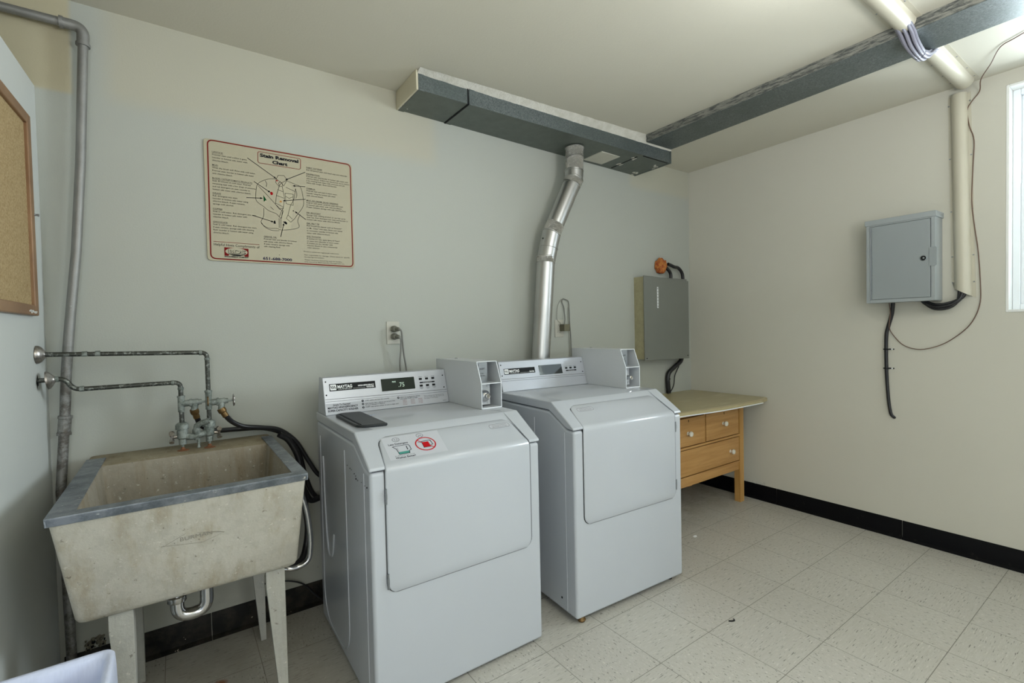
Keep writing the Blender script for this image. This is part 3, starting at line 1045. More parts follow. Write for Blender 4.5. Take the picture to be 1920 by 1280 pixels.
    ic = fillet([(a[0] + 0.003, a[1] + 0.004), (a[0] + 0.029, a[1] + 0.004), (a[0] + 0.029, b[1] - 0.003), (a[0] + 0.003, b[1] - 0.003)], 0.004, 3, True)
    mb.mat(1).poly([(q.x, q.y) for q in ic], CO, XW, CU, z * 1.4)
    mb.mat(0)
    for k in range(3):
        x = a[0] + 0.006 + k * 0.007
        mb.strip([(x, b[1] - 0.008), (x + 0.006, a[1] + 0.009)], 0.0028, CO, XW, CU, z * 1.8)
        mb.strip([(x, b[1] - 0.008), (x, a[1] + 0.012)], 0.001, CO, XW, CU, z * 1.8)
    mb.mat(1)
    mb.text('MAYTAG', a[0] + 0.033, a[1] + 0.0105, 0.0135, CO, XW, CU, z * 1.4, 0.063, 'l', 0.025)
    mb.text('COMMERCIAL', a[0] + 0.036, a[1] + 0.0042, 0.0036, CO, XW, CU, z * 1.4, 0.058)
    if washer:
        mb.text('HIGH-EFFICIENCY', b[0] - 0.006, a[1] + 0.0125, 0.0062, CO, XW, CU, z * 1.4, 0.072, 'r', 0.03)
        mb.text('WASHER', b[0] - 0.006, a[1] + 0.0040, 0.0062, CO, XW, CU, z * 1.4, 0.036, 'r', 0.03)
        mb.strip([(a[0] + 0.100, a[1] + 0.0055), (b[0] - 0.045, a[1] + 0.0055)], 0.0006, CO, XW, CU, z * 1.4)
    else:
        mb.text('DRYER', b[0] - 0.006, a[1] + 0.0045, 0.0068, CO, XW, CU, z * 1.4, 0.032, 'r', 0.03)
        mb.strip([(a[0] + 0.100, a[1] + 0.0055), (b[0] - 0.042, a[1] + 0.0055)], 0.0006, CO, XW, CU, z * 1.4)
    mb.build('nameplate', [BLACK, WHITEINK], cs, label='black nameplate with white lettering')
    # display
    mb = MB()
    a, b = con(0.254, 0.994 if washer else 0.988), con(0.415, 1.049 if washer else 1.041)
    mb.mat(0).strip([a, (b[0], a[1]), b, (a[0], b[1]), a], 0.0025, CO, XW, CU, z * 0.8)
    mb.mat(1).poly([a, (b[0], a[1]), b, (a[0], b[1])], CO, XW, CU, z * 1.2)
    if washer:
        mb.mat(2).text('.75', 0.333, con(0, 1.008)[1], 0.021, CO, XW, CU, z * 1.8, 0.030)
        mb.text('PRICE', 0.306, con(0, 1.030)[1], 0.0058, CO, XW, CU, z * 1.8, 0.017, 'l', 0.04)
    mb.build('display', [COINE, SCREEN if washer else SCREEN2, DIGIT], cs, label='dark display showing .75' if washer else 'dark reflecting display')
    # buttons
    rows = ((1.036, 1.005) if washer else (1.016,))
    for zz in rows:
        for xx in (0.446, 0.478, 0.510):
            q = con(xx, zz)
            m2 = MB()
            c = CO + XW * xx + CU * q[1]
            P = fillet([(-0.0075, -0.0048), (0.0075, -0.0048), (0.0075, 0.0048), (-0.0075, 0.0048)], 0.002, 3, True)
            n = len(P)
            m2.add([c + XW * p.x + CU * p.y for p in P] + [c + XW * p.x * 0.9 + CU * p.y * 0.9 + CN * 0.003 for p in P],
                   [tuple(range(n - 1, -1, -1)), tuple(range(n, 2 * n))] + [(i, (i + 1) % n, n + (i + 1) % n, n + i) for i in range(n)])
            m2.build('button', BLACK, cs)
    mb = MB()
    by = 1.019 if washer else 1.0015
    q0, q1 = con(0.440, by), con(0.517, by)
    mb.mat(0).strip([q0, q1], 0.0062, CO, XW, CU, z)
    mb.mat(1).text('CYCLE SELECTIONS', 0.4785, q0[1] - 0.0015, 0.0030, CO, XW, CU, z * 1.5, 0.045, 'c')
    mb.mat(0)
    cap = ('NORMAL', 'DELICATE', 'PERM PRESS') if washer else ('HIGH', 'MEDIUM', 'DELICATE')
    for xx, s_ in zip((0.446, 0.478, 0.510), cap):
        mb.text(s_, xx, con(0, rows[0])[1] + 0.0085, 0.0032, CO, XW, CU, z, 0.018, 'c')
    if washer:
        for xx, s_, s2 in zip((0.446, 0.478, 0.510), ('WHITES', 'COLORS', 'WOOLENS'), ('HOT', 'WARM', 'COLD')):
            mb.text(s_, xx, con(0, rows[1])[1] - 0.0115, 0.0032, CO, XW, CU, z, 0.020, 'c')
            mb.text(s2, xx, con(0, rows[1])[1] - 0.0165, 0.0032, CO, XW, CU, z, 0.012, 'c')
    mb.build('button_lettering', [INK, WHITEINK], cs)
    for xx, zz in ((0.016, 1.055), (0.0145, 1.000), (0.563, 1.045), (0.562, 0.989)):
        c = CO + XW * xx + CU * con(0, zz)[1]
        MB().lathe([(0.0032, 0), (0.003, 0.0015), (0.001, 0.0022)], c, CN, 10).build_split('screw', BLACK, cs)
    if washer:
        mb = MB()
        a, b = con(0.009, 0.920), con(0.574, 0.9645)
        mb.mat(0).poly([a, (b[0], a[1]), b, (a[0], b[1])], CO, XW, CU, z * 0.6)
        mb.mat(1)
        yy = lambda zz: con(0, zz)[1]
        mb.text('Simple To Operate!', 0.073, yy(0.954), 0.0072, CO, XW, CU, z, 0.072, 'c', 0.02)
        mb.text('MAYTAG HIGH-EFFICIENCY', 0.014, yy(0.9425), 0.0080, CO, XW, CU, z, 0.127, 'l', 0.03)
        mb.text('SUPER-CAPACITY WASHER', 0.014, yy(0.9305), 0.0080, CO, XW, CU, z, 0.127, 'l', 0.03)
        for k, (xx, zz, s_, wd) in enumerate(((0.163, 0.9625, 'LOAD washer and close door securely.', 0.112),
                                              (0.163, 0.9495, 'ADD laundry, fabric softener and no more than', 0.136),
                                              (0.163, 0.935, 'INSERT appropriate number of coins or debit card.', 0.152),
                                              (0.326, 0.9605, 'SELECT by touching button settings,', 0.098))):
            yc = yy(zz)
            mb.mat(1).disc(xx, yc, 0.0050, 0.0050, CO, XW, CU, z, 14)
            mb.mat(0).text('1234'[k], xx, yc - 0.0025, 0.005, CO, XW, CU, z * 1.6, None, 'c', 0.03)
            mb.mat(1).text(s_, xx + 0.009, yc - 0.0018, 0.0048, CO, XW, CU, z, wd, 'l', 0.012)
        mb.text('3/4 cup of detergent in dispenser.', 0.172, yy(0.9425) - 0.0008, 0.0046, CO, XW, CU, z, 0.090, 'l', 0.012)
        mb.text('then press START to begin.', 0.335, yy(0.952), 0.0048, CO, XW, CU, z, 0.085, 'l', 0.012)
        mb.mat(2)
        for r_ in range(4):
            for c_, s_ in enumerate((('FABRIC', 'WASH', 'RINSE'), ('Whites', 'Hot', 'Cold'), ('Colors', 'Warm', 'Cold'), ('Woolens', 'Cold', 'Cold'))[r_]):
                mb.text(s_, 0.345 + c_ * 0.038, yy(0.945) - 0.0062 * r_, 0.0040, CO, XW, CU, z, 0.020)
        mb.mat(1)
        for r_, s_ in enumerate(('Pause washing at any time by pressing', 'the same button again. For service call', 'the number on this machine.')):
            mb.text(s_, 0.452, yy(0.955) - 0.0062 * r_, 0.0040, CO, XW, CU, z, 0.102 - 0.03 * (r_ == 2))
        mb.text('22003210', 0.545, yy(0.926), 0.0036, CO, XW, CU, z, 0.020)
        mb.build('instruction_label', [STICKER, INK, REDINK], cs)
    # coin box: open-fronted sheet metal housing
    xa, xb, yb, yt, ybk, zm, zt = 0.579, 0.682, 0.262, 0.300, 0.702, 1.028, 1.122
    g = 0.0022
    prof = [(yb, ZT + 0.0005), (ybk, ZT + 0.0005), (ybk, zt), (yt, zt), (yb, zm)]
    mb = MB()
    mb.mat(0)
    mb.prism(prof, 'x', xa, xa + g)
    mb.prism(prof, 'x', xb - g, xb)
    mb.box(xa + g, xb - g, yt, ybk, zt - g, zt)
    mb.box(xa + g, xb - g, ybk - g, ybk, ZT + 0.0005, zt - g)
    mb.box(xa + g, xb - g, yb, ybk - g, ZT + 0.0005, ZT + 0.0035)
    mb.box(xa + g, xb - g, yb + 0.001, 0.40, zm - g, zm)
    mb.box(xa + g, xb - g, 0.40, 0.402, ZT + 0.003, zt - g)
    cb = mb.build('coin_box', COINM, root, label='grey coin box housing with open front')
    # bright bare edges of the opening
    mb = MB()
    e = 0.0022
    for x0, x1 in ((xa - 0.0004, xa + e), (xb - e, xb + 0.0004)):
        mb.prism([(yb - 0.002, ZT + 0.001), (yb, ZT + 0.001), (yb, zm), (yt, zt), (yt - 0.002, zt + 0.0004), (yb - 0.002, zm)], 'x', x0, x1)
    mb.box(xa, xb, yt - 0.002, yt + 0.004, zt - e, zt + 0.0005)
    mb.box(xa, xb, yb - 0.002, yb + 0.001, zm - e, zm + 0.0006)
    mb.box(xa, xb, yb - 0.002, yb + 0.001, ZT + 0.0008, ZT + 0.005)
    mb.build_split('bare_edge', COINE, cb)
    # upper slide plate
    mb = MB()
    px1 = xa + 0.060
    mb.mat(0).prism([(xa + g, 0.303), (px1, 0.308), (px1 + 0.010, 0.40), (xa + g, 0.40)], 'z', zm + 0.001, zt - 0.004)
    sp0 = Vector((xa + g, 0.303, 0))
    sx_ = Vector((px1 - xa - g, 0.005, 0)).normalized()
    mb.mat(1).text('INSERT', 0.016, 1.086, 0.0075, sp0, sx_, ZW, 0.001, 0.028)
    mb.text('COIN', 0.018, 1.066, 0.0055, sp0, sx_, ZW, 0.001, 0.018)
    mb.text('RETURN', 0.018, 1.056, 0.0055, sp0, sx_, ZW, 0.001, 0.026)
    mb.strip([(0.008, 1.112), (0.008, 1.080)], 0.003, sp0, sx_, ZW, 0.001)
    mb.strip([(0.010, 1.060), (0.012, 1.038)], 0.003, sp0, sx_, ZW, 0.001)
    mb.mat(2).disc(0.008, 1.070, 0.003, 0.003, sp0, sx_, ZW, 0.001)
    mb.build('coin_slide_plate', [STEEL, INK, WHITEINK], cb)
    # coin vault with lock
    mb = MB()
    mb.box(xa + g, xa + 0.072, 0.308, 0.40, ZT + 0.012, zm - 0.004)
    for zz in (ZT + 0.022, zm - 0.016):
        mb.lathe([(0.006, 0), (0.005, 0.003), (0.001, 0.004)], (xa + 0.060, 0.308, zz), (0, -1, 0), 12)
    mb.build('coin_vault', COINM, cb, bevel=0.001)
    lx = xa + (0.038 if washer else 0.048)
    R0 = 0.026 if washer else 0.013
    mb = MB()
    mb.lathe([(R0, 0), (R0, 0.012), (R0 * 0.85, 0.020), (R0 * 0.5, 0.026), (0.0115, 0.027), (0.0115, 0.040), (0.009, 0.042), (0.009, 0.0405), (0.001, 0.0405)], (lx, 0.308, 0.970), (0, -1, 0), 28)
    mb.build('lock', CHROME, cb)
    MB().lathe([(0.007, 0), (0.007, 0.004), (0.004, 0.006)], (xa + 0.06, 0.60, zt), (0, 0, 1), 12).build('bolt', CHROME, cb)
    # adjustable feet
    for xx, yy_ in ((0.05, 0.05), (W - 0.05, 0.05), (0.05, D - 0.06), (W - 0.05, D - 0.06)):
        MB().lathe([(0.018, -loc[2]), (0.018, -loc[2] + 0.006), (0.008, -loc[2] + 0.010), (0.008, 0.03)], (xx, yy_, 0), (0, 0, 1), 16).build('leveling_foot', NEARBLACK, root)
    if not washer:
        MB().lathe([(0.016, -0.018), (0.019, -0.012), (0.012, 0.0), (0.008, 0.012)], (0.042, 0.022, 0), (0, 0, 1), 18).build('leveling_foot', BRASS, root)
        MB().lathe([(0.005, 0), (0.005, 0.001)], (-0.0005, 0.10, 0.06), (-1, 0, 0), 10).build('side_screw', NEARBLACK, root)
    return root


make_machine('washer', (-2.9261, -0.841, 0.002), -0.0082,
             'white coin-operated washer beside the concrete sink, with a red and green detergent sticker', 'washing machine')
make_machine('dryer', (-2.0688, -0.8642, 0.021), -0.0446,
             'white coin-operated dryer beside the wooden dresser, its vent pipe rising behind', 'clothes dryer')

# ------------------------------------------------------------------ laundry sink
sk = empty('laundry_sink', (-3.39, -0.40, 0))
tag(sk, 'old stained concrete laundry sink with worn metal rim on four legs', 'sink')
SO = Vector(sk.location)
x0, x1, y0, y1, zt = -3.690, -3.102, -0.780, -0.022, 0.83
bx0, bx1, by0, by1, zb = -3.662, -3.116, -0.660, -0.060, 0.500
ix0, ix1, iy0, iy1 = -3.640, -3.138, -0.748, -0.232
jx0, jx1, jy0, jy1, zi = -3.610, -3.165, -0.640, -0.262, 0.545


def loop(a, b, c, d, z, r=0.02, n=4):
    return [Vector((p.x, p.y, z)) for p in fillet([(a, c, 0), (b, c, 0), (b, d, 0), (a, d, 0)], r, n, True)]


def loft(mb, loops, mats=None, cap0=True, cap1=True):
    n = len(loops[0])
    vs = [v for l in loops for v in l]
    b = len(mb.v)
    mb.v += vs
    for i in range(len(loops) - 1):
        for k in range(n):
            mb.f.append((b + i * n + k, b + i * n + (k + 1) % n, b + (i + 1) * n + (k + 1) % n, b + (i + 1) * n + k))
            mb.mi.append(mats[i] if mats else 0)
    if cap0:
        mb.f.append(tuple(b + k for k in range(n - 1, -1, -1)))
        mb.mi.append(mats[0] if mats else 0)
    if cap1:
        mb.f.append(tuple(b + (len(loops) - 1) * n + k for k in range(n)))
        mb.mi.append(mats[-1] if mats else 0)


def lerp(a, b, q):
    return a + (b - a) * q


loops, mats = [], []
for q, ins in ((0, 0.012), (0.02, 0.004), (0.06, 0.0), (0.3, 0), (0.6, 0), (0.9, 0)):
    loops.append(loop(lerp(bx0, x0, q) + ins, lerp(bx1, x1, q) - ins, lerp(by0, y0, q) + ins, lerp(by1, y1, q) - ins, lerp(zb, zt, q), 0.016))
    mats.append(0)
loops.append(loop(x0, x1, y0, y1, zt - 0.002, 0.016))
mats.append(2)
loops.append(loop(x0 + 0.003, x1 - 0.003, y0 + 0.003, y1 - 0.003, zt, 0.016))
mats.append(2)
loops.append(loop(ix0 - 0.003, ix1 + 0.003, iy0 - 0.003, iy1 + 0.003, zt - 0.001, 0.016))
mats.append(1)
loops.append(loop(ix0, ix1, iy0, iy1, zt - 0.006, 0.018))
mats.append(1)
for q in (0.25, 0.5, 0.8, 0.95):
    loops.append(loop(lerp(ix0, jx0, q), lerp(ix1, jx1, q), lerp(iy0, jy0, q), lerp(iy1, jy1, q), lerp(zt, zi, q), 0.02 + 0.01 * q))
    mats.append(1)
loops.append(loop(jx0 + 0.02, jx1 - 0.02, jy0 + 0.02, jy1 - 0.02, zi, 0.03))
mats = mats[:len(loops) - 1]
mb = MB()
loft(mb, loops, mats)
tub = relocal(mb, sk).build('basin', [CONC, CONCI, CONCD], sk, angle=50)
# metal rim: angle strips over the front and both sides
mb = MB()
tt = 0.0035
mb.box(x0 - tt, x1 + tt, y0 - tt, -0.742, zt, zt + tt)
mb.box(x0 - tt, x0 + 0.050, -0.742, -0.10, zt, zt + tt)
mb.box(x1 - 0.036, x1 + tt, -0.742, -0.09, zt, zt + tt)
mb.prism([(y0 - tt, zt), (y0, zt), (y0 + 0.007, zt - 0.020), (y0 + 0.0035, zt - 0.020)], 'x', x0 - tt, x1 + tt)
mb.prism([(x0 - tt, zt), (x0, zt), (x0 + 0.002, zt - 0.018), (x0 - 0.0015, zt - 0.018)], 'y', y0 - tt, -0.20)
mb.prism([(x1, zt), (x1 + tt, zt), (x1 + tt - 0.001, zt - 0.018), (x1 - 0.001, zt - 0.018)], 'y', y0 - tt, -0.12)
relocal(mb, sk).build('metal_rim', ZINC, sk, bevel=0.001)
# scored maker's mark on the front
fn = Vector((0, -(zt - zb), -(by0 - y0))).normalized()
fu_ = Vector((0, y0 - by0, zt - zb)).normalized()
FO = Vector((0, y0, zt))
def fy(z):
    return (z - zt) / fu_.z
mb = MB()
para = [(-3.468, fy(0.705)), (-3.420, fy(0.728)), (-3.330, fy(0.716))]
mb.strip([(-3.466, fy(0.686)), (-3.376, fy(0.672)), (-3.322, fy(0.690)), (-3.372, fy(0.704)), (-3.388, fy(0.707))], 0.0012, FO, XW, fu_, 0.0008)
mb.strip([(-3.466, fy(0.686)), (-3.415, fy(0.712))], 0.0012, FO, XW, fu_, 0.0008)
mb.strip([(-3.322, fy(0.690)), (-3.344, fy(0.699)), (-3.372, fy(0.700))], 0.0012, FO, XW, fu_, 0.0008)
tx = Vector((0.995, 0, 0.0)).normalized()
bo = FO + XW * -3.430 + fu_ * fy(0.690)
mb.text('BURMAN', 0, 0, 0.0135, bo, (XW + fu_ * 0.02).normalized(), fu_, 0.0008, 0.078, 'l', 0.0)
relocal(mb, sk).build('makers_mark', plain('scored_line', (0.25, 0.235, 0.195), 0.8), sk, label='faint scored lettering in a slanted outline')
# legs: L section, the free edge tapering towards the floor
for lx_, ly_ in ((-3.598, -0.640), (-3.206, -0.640), (-3.606, -0.150), (-3.206, -0.150)):
    m2 = MB()
    a, th = 0.055, 0.018
    zt_ = zb + 0.004
    def lp(wd, z, dy):
        x_r = lx_ + a
        return [Vector((x_r - wd, ly_, z)), Vector((x_r, ly_, z)), Vector((x_r, ly_ + dy, z)), Vector((x_r - th, ly_ + dy, z)), Vector((x_r - th, ly_ + th, z)), Vector((x_r - wd, ly_ + th, z))]
    lv = [lp(0.020, 0.0, 0.022), lp(0.024, 0.05, 0.030), lp(a, zt_ - 0.06, 0.075), lp(a, zt_, 0.078)]
    loft(m2, lv)
    relocal(m2, sk).build('leg', LEGM, sk, bevel=0.003)
# chrome drain trap
mb = MB()
path = fillet([(-3.444, -0.45, zb + 0.01), (-3.444, -0.45, 0.345), (-3.362, -0.45, 0.345), (-3.362, -0.45, 0.475)], 0.040, 8)
mb.tube(path, 0.0195, 18)
path = fillet([(-3.362, -0.45, 0.468), (-3.362, -0.45, 0.495), (-3.362, -0.30, 0.495), (-3.362, -0.001, 0.47)], 0.03, 6)
mb.tube(path[:8], 0.019, 18)
trap = relocal(mb, sk).build('drain_trap', CHROME, sk)
mb = MB()
mb.lathe([(0.025, 0), (0.027, 0.003), (0.027, 0.018), (0.023, 0.022)], (-3.444, -0.45, 0.398), (0, 0, 1), 20)
mb.lathe([(0.0205, 0), (0.0205, 0.003)], (-3.362, -0.45, 0.425), (0, 0, 1), 18)
relocal(mb, sk).build_split('slip_nut', CHROME, trap)
# rust rings on the deck
mb = MB()
for cx, cy in ((-3.410, -0.140), (-3.325, -0.150)):
    mb.lathe([(0.020, 0.0), (0.018, 0.0012), (0.001, 0.002)], (cx, cy, zt), (0, 0, 1), 20)
relocal(mb, sk).build_split('rust_ring', RUST, sk, label='orange rust stains around the faucet')

# ------------------------------------------------------------------ supply pipes with hose valves, faucet
PY = -0.125
def lwx(y, off=0.0):
    return -3.80 - math.tan(math.radians(2.45)) * (-y) + off


def vertical_valve(mb_body, x, z):
    pass


sp1 = empty('supply_pipe', (-3.80, PY, 1.21))
tag(sp1, 'upper corroded water pipe from the left wall to the sink faucet', 'pipe', 'water supply pipes')
mb = MB()
xw = lwx(PY)
mb.tube(fillet([(xw + 0.001, PY, 1.213), (-3.322, PY, 1.199), (-3.322, PY, 0.930)], 0.022, 8), 0.0080, 16)
relocal(mb, sp1).build('pipe', COPPER, sp1)
mb = MB()
for xx in (-3.690, -3.655):
    mb.tube([(xx, PY, 1.210), (xx + 0.014, PY, 1.210)], 0.0096, 16)
mb.tube([(-3.348, PY, 1.199), (-3.338, PY, 1.199)], 0.0098, 16).tube([(-3.322, PY, 1.178), (-3.322, PY, 1.170)], 0.0098, 16)
mb.tube([(-3.322, PY, 1.045), (-3.322, PY, 0.975)], 0.0112, 16).tube([(-3.322, PY, 1.05), (-3.322, PY, 1.042)], 0.0128, 16)
relocal(mb, sp1).build_split('fitting', VERD, sp1)
mb = MB()
mb.lathe([(0.031, 0.0), (0.030, 0.006), (0.024, 0.014), (0.014, 0.020), (0.0125, 0.022)], (xw + 0.0005, PY, 1.213), (1, 0, 0), 24)
relocal(mb, sp1).build('escutcheon', ESC, sp1)


def hose_bib(root, x, z, right):
    m = MB()
    sx = 1
    m.tube([(x, PY, z), (x + 0.030, PY, z + 0.001)], 0.0125, 14)
    m.tube([(x + 0.026, PY, z + 0.001), (x + 0.034, PY, z + 0.001)], 0.0155, 8)
    m.tube([(x + 0.034, PY, z + 0.001), (x + 0.056, PY, z + 0.002)], 0.0125, 14, rfun=lambda q: 0.0125 + 0.004 * math.sin(q * PI))
    m.tube([(x + 0.056, PY, z + 0.002), (x + 0.066, PY, z + 0.002)], 0.010, 8)
    m.tube([(x + 0.066, PY, z + 0.002), (x + 0.085, PY, z + 0.002)], 0.0045, 8)
    m.tube([(x + 0.044, PY, z), (x + 0.041, PY - 0.004, z - 0.030)], 0.0115, 14)
    relocal(m, root).build('hose_valve', VERD, root)
    h = MB()
    cx = x + 0.086
    pts = [Vector((cx, PY + 0.021 * math.cos(a) * (1 + 0.10 * math.cos(5 * a)), z + 0.002 + 0.021 * math.sin(a) * (1 + 0.10 * math.cos(5 * a)))) for a in [2 * PI * k / 40 for k in range(41)]]
    h.tube(pts, 0.0026, 8, cap=False)
    for k in range(5):
        a = 2 * PI * k / 5
        h.tube([(cx, PY, z + 0.002), (cx, PY + 0.021 * math.cos(a), z + 0.002 + 0.021 * math.sin(a))], 0.002, 6)
    h.lathe([(0.005, -0.004), (0.005, 0.004)], (cx, PY, z + 0.002), (1, 0, 0), 12)
    relocal(h, root).build('valve_handle', ESC if right else BRASS, root)


hose_bib(sp1, -3.322, 1.001, True)

sp2 = empty('supply_pipe', (-3.80, PY, 1.126))
tag(sp2, 'lower corroded water pipe with an S-bend beside the galvanised drain pipe', 'pipe', 'water supply pipes')
mb = MB()
mb.tube(fillet([(xw + 0.001, PY, 1.125), (-3.738, PY, 1.129), (-3.716, PY, 1.088), (-3.411, PY, 1.089), (-3.411, PY, 0.925)], [0, 0.022, 0.022, 0.022, 0], 8), 0.0080, 16)
relocal(mb, sp2).build('pipe', COPPER, sp2)
mb = MB()
mb.tube([(-3.762, PY, 1.127), (-3.752, PY, 1.1275)], 0.0098, 16).tube([(-3.700, PY, 1.089), (-3.688, PY, 1.089)], 0.0098, 16)
mb.tube([(-3.440, PY, 1.089), (-3.430, PY, 1.089)], 0.0098, 16).tube([(-3.411, PY, 1.070), (-3.411, PY, 1.060)], 0.0098, 16)
mb.tube([(-3.411, PY, 1.035), (-3.411, PY, 0.975)], 0.0112, 16).tube([(-3.411, PY, 1.037), (-3.411, PY, 1.03)], 0.0128, 16)
relocal(mb, sp2).build_split('fitting', VERD, sp2)
mb = MB()
mb.lathe([(0.031, 0.0), (0.030, 0.005), (0.022, 0.012), (0.013, 0.018), (0.012, 0.020)], (-3.782, PY, 1.125), (1, 0, 0.12), 24)
relocal(mb, sp2).build('escutcheon', ESC, sp2, label='escutcheon slid away from its ragged wall hole')
mb = MB()
P = [(0.012 * (1 + 0.35 * math.sin(k * 2.7)) * math.cos(2 * PI * k / 14), 0.019 * (1 + 0.3 * math.cos(k * 1.9)) * math.sin(2 * PI * k / 14)) for k in range(14)]
mb.poly(P, lw(-PY / math.cos(math.radians(2.45)), 1.122, 0.0006), WDIR, ZW, 0)
relocal(mb, sp2).build('wall_hole', NEARBLACK, sp2, label='ragged dark hole around the pipe')
hose_bib(sp2, -3.411, 1.006, False)

fc = empty('laundry_faucet', (-3.366, PY, zt))
tag(fc, 'old verdigris-covered two-handle faucet on the concrete sink deck', 'faucet')
mb = MB()
for x in (-3.411, -3.324):
    mb.lathe([(0.0045, 0), (0.0045, 0.018), (0.0125, 0.020), (0.0125, 0.040), (0.018, 0.046), (0.018, 0.070), (0.0165, 0.078), (0.0225, 0.079), (0.0225, 0.094), (0.019, 0.100), (0.0135, 0.104)], (x, PY, zt), (0, 0, 1), 18)
mb.tube(smooth([(-3.411, PY, 0.886), (-3.385, PY - 0.004, 0.876), (-3.366, PY - 0.006, 0.880), (-3.345, PY - 0.004, 0.882), (-3.324, PY, 0.890)], 5), 0.0125, 14)
relocal(mb, fc).build('valve_body', VERD, fc)
mb = MB()
mb.lathe([(0.009, -0.016), (0.009, 0.0), (0.014, 0.008), (0.014, 0.024), (0.010, 0.028), (0.0085, 0.040)], (-3.366, PY - 0.006, 0.878), (0, 0, 1), 14)
mb.lathe([(0.007, 0), (0.004, -0.028), (0.006, -0.033), (0.006, -0.036)], (-3.360, PY - 0.010, 0.868), (0, 0, 1), 12)
mb.tube(smooth([(-3.366, PY - 0.006, 0.914), (-3.352, PY - 0.012, 0.924), (-3.335, PY - 0.02, 0.930), (-3.324, PY - 0.022, 0.934)], 4), [0.011] * 12 + [0.012], 12)
relocal(mb, fc).build('spout', VERD, fc)
for x, s_ in ((-3.411, -1), (-3.324, 1)):
    m2 = MB()
    m2.tube([(x, PY, 0.884), (x + s_ * 0.030, PY, 0.880)], 0.0055, 10)
    cx = x + s_ * 0.032
    m2.lathe([(0.006, -0.005), (0.008, 0.005)], (cx, PY, 0.880), (1, 0, 0), 12)
    for k in range(4):
        a = PI / 4 + PI / 2 * k
        m2.tube([(cx, PY, 0.880), (cx + s_ * 0.002, PY + 0.024 * math.cos(a), 0.880 + 0.024 * math.sin(a))], 0.0052, 8, rfun=lambda q: 0.004 + 0.005 * q)
    relocal(m2, fc).build('handle', ESC, fc)
mb = MB()
for x in (-3.411, -3.324):
    mb.lathe([(0.009, 0), (0.006, 0.004), (0.0045, 0.010)], (x, PY, zt + 0.0005), (0, 0, 1), 12)
relocal(mb, fc).build_split('rusted_stem', RUST, fc)

# washer hoses
for (pts, lab, bx, bz) in (
    ([(-3.278, PY - 0.005, 0.966), (-3.270, PY - 0.005, 0.950), (-3.245, -0.11, 0.915), (-3.200, -0.09, 0.885), (-3.130, -0.07, 0.868), (-3.060, -0.05, 0.845), (-2.995, -0.045, 0.785), (-2.945, -0.045, 0.690), (-2.905, -0.045, 0.620), (-2.86, -0.045, 0.59)],
     'black rubber hose from the right hose valve to the washer back', -3.281, 0.970),
    ([(-3.369, PY - 0.005, 0.972), (-3.362, PY + 0.005, 0.945), (-3.345, -0.085, 0.905), (-3.30, -0.06, 0.878), (-3.22, -0.035, 0.868), (-3.12, -0.028, 0.858), (-3.045, -0.022, 0.822), (-2.985, -0.022, 0.745), (-2.955, -0.022, 0.62), (-2.925, -0.022, 0.53), (-2.88, -0.022, 0.485)],
     'black rubber hose from the left hose valve drooping lower behind the washer', -3.371, 0.976)):
    r = empty('washer_hose', pts[0])
    tag(r, lab, 'hose', 'washer hoses')
    mb = MB()
    mb.tube(smooth(pts, 8), 0.0098, 14)
    relocal(mb, r).build('hose', RUBBER, r)
    mb = MB()
    d = (Vector(pts[1]) - Vector(pts[0])).normalized()
    mb.lathe([(0.0145, -0.010), (0.0155, 0.0), (0.0145, 0.007), (0.0115, 0.010), (0.0115, 0.028)], pts[0], d, 18)
    relocal(mb, r).build('coupling', BRASS, r)

# drain hose and its chrome guide
mb = MB()
mb.tube(smooth([(-3.070, -0.10, 0.835), (-3.030, -0.09, 0.800), (-2.995, -0.09, 0.72), (-2.985, -0.10, 0.62), (-2.978, -0.12, 0.50), (-2.975, -0.14, 0.42), (-2.990, -0.16, 0.345), (-3.020, -0.20, 0.310), (-3.075, -0.22, 0.305)], 8), 0.013, 14)
mb.tube(smooth([(-2.985, -0.095, 0.60), (-2.95, -0.08, 0.52), (-2.90, -0.06, 0.515), (-2.85, -0.05, 0.515)], 6), 0.013, 14)
dh = mb.build('drain_hose', RUBBER)
tag(dh, 'black washer drain hose looping down behind the right side of the sink', 'hose')
mb = MB()
mb.tube(smooth([(-3.040, -0.30, 0.66), (-3.012, -0.30, 0.56), (-3.000, -0.30, 0.46), (-3.000, -0.30, 0.395), (-3.010, -0.30, 0.350), (-3.045, -0.30, 0.332), (-3.085, -0.30, 0.335), (-3.12, -0.28, 0.345)], 8), 0.0105, 14)
hg = mb.build('hose_guide', CHROME)
tag(hg, 'bent chrome tube hooked below the right end of the sink', 'pipe')

mb = MB()
mb.tube(smooth([(-3.16, -0.02, 0.175), (-3.08, -0.02, 0.165), (-3.02, -0.018, 0.145), (-2.97, -0.018, 0.112), (-2.93, -0.03, 0.06), (-2.88, -0.05, 0.01)], 6), 0.0035, 8)
tag(mb.build('floor_cable', RUBBER), 'thin black cable drooping over the baseboard between sink and washer', 'cable')

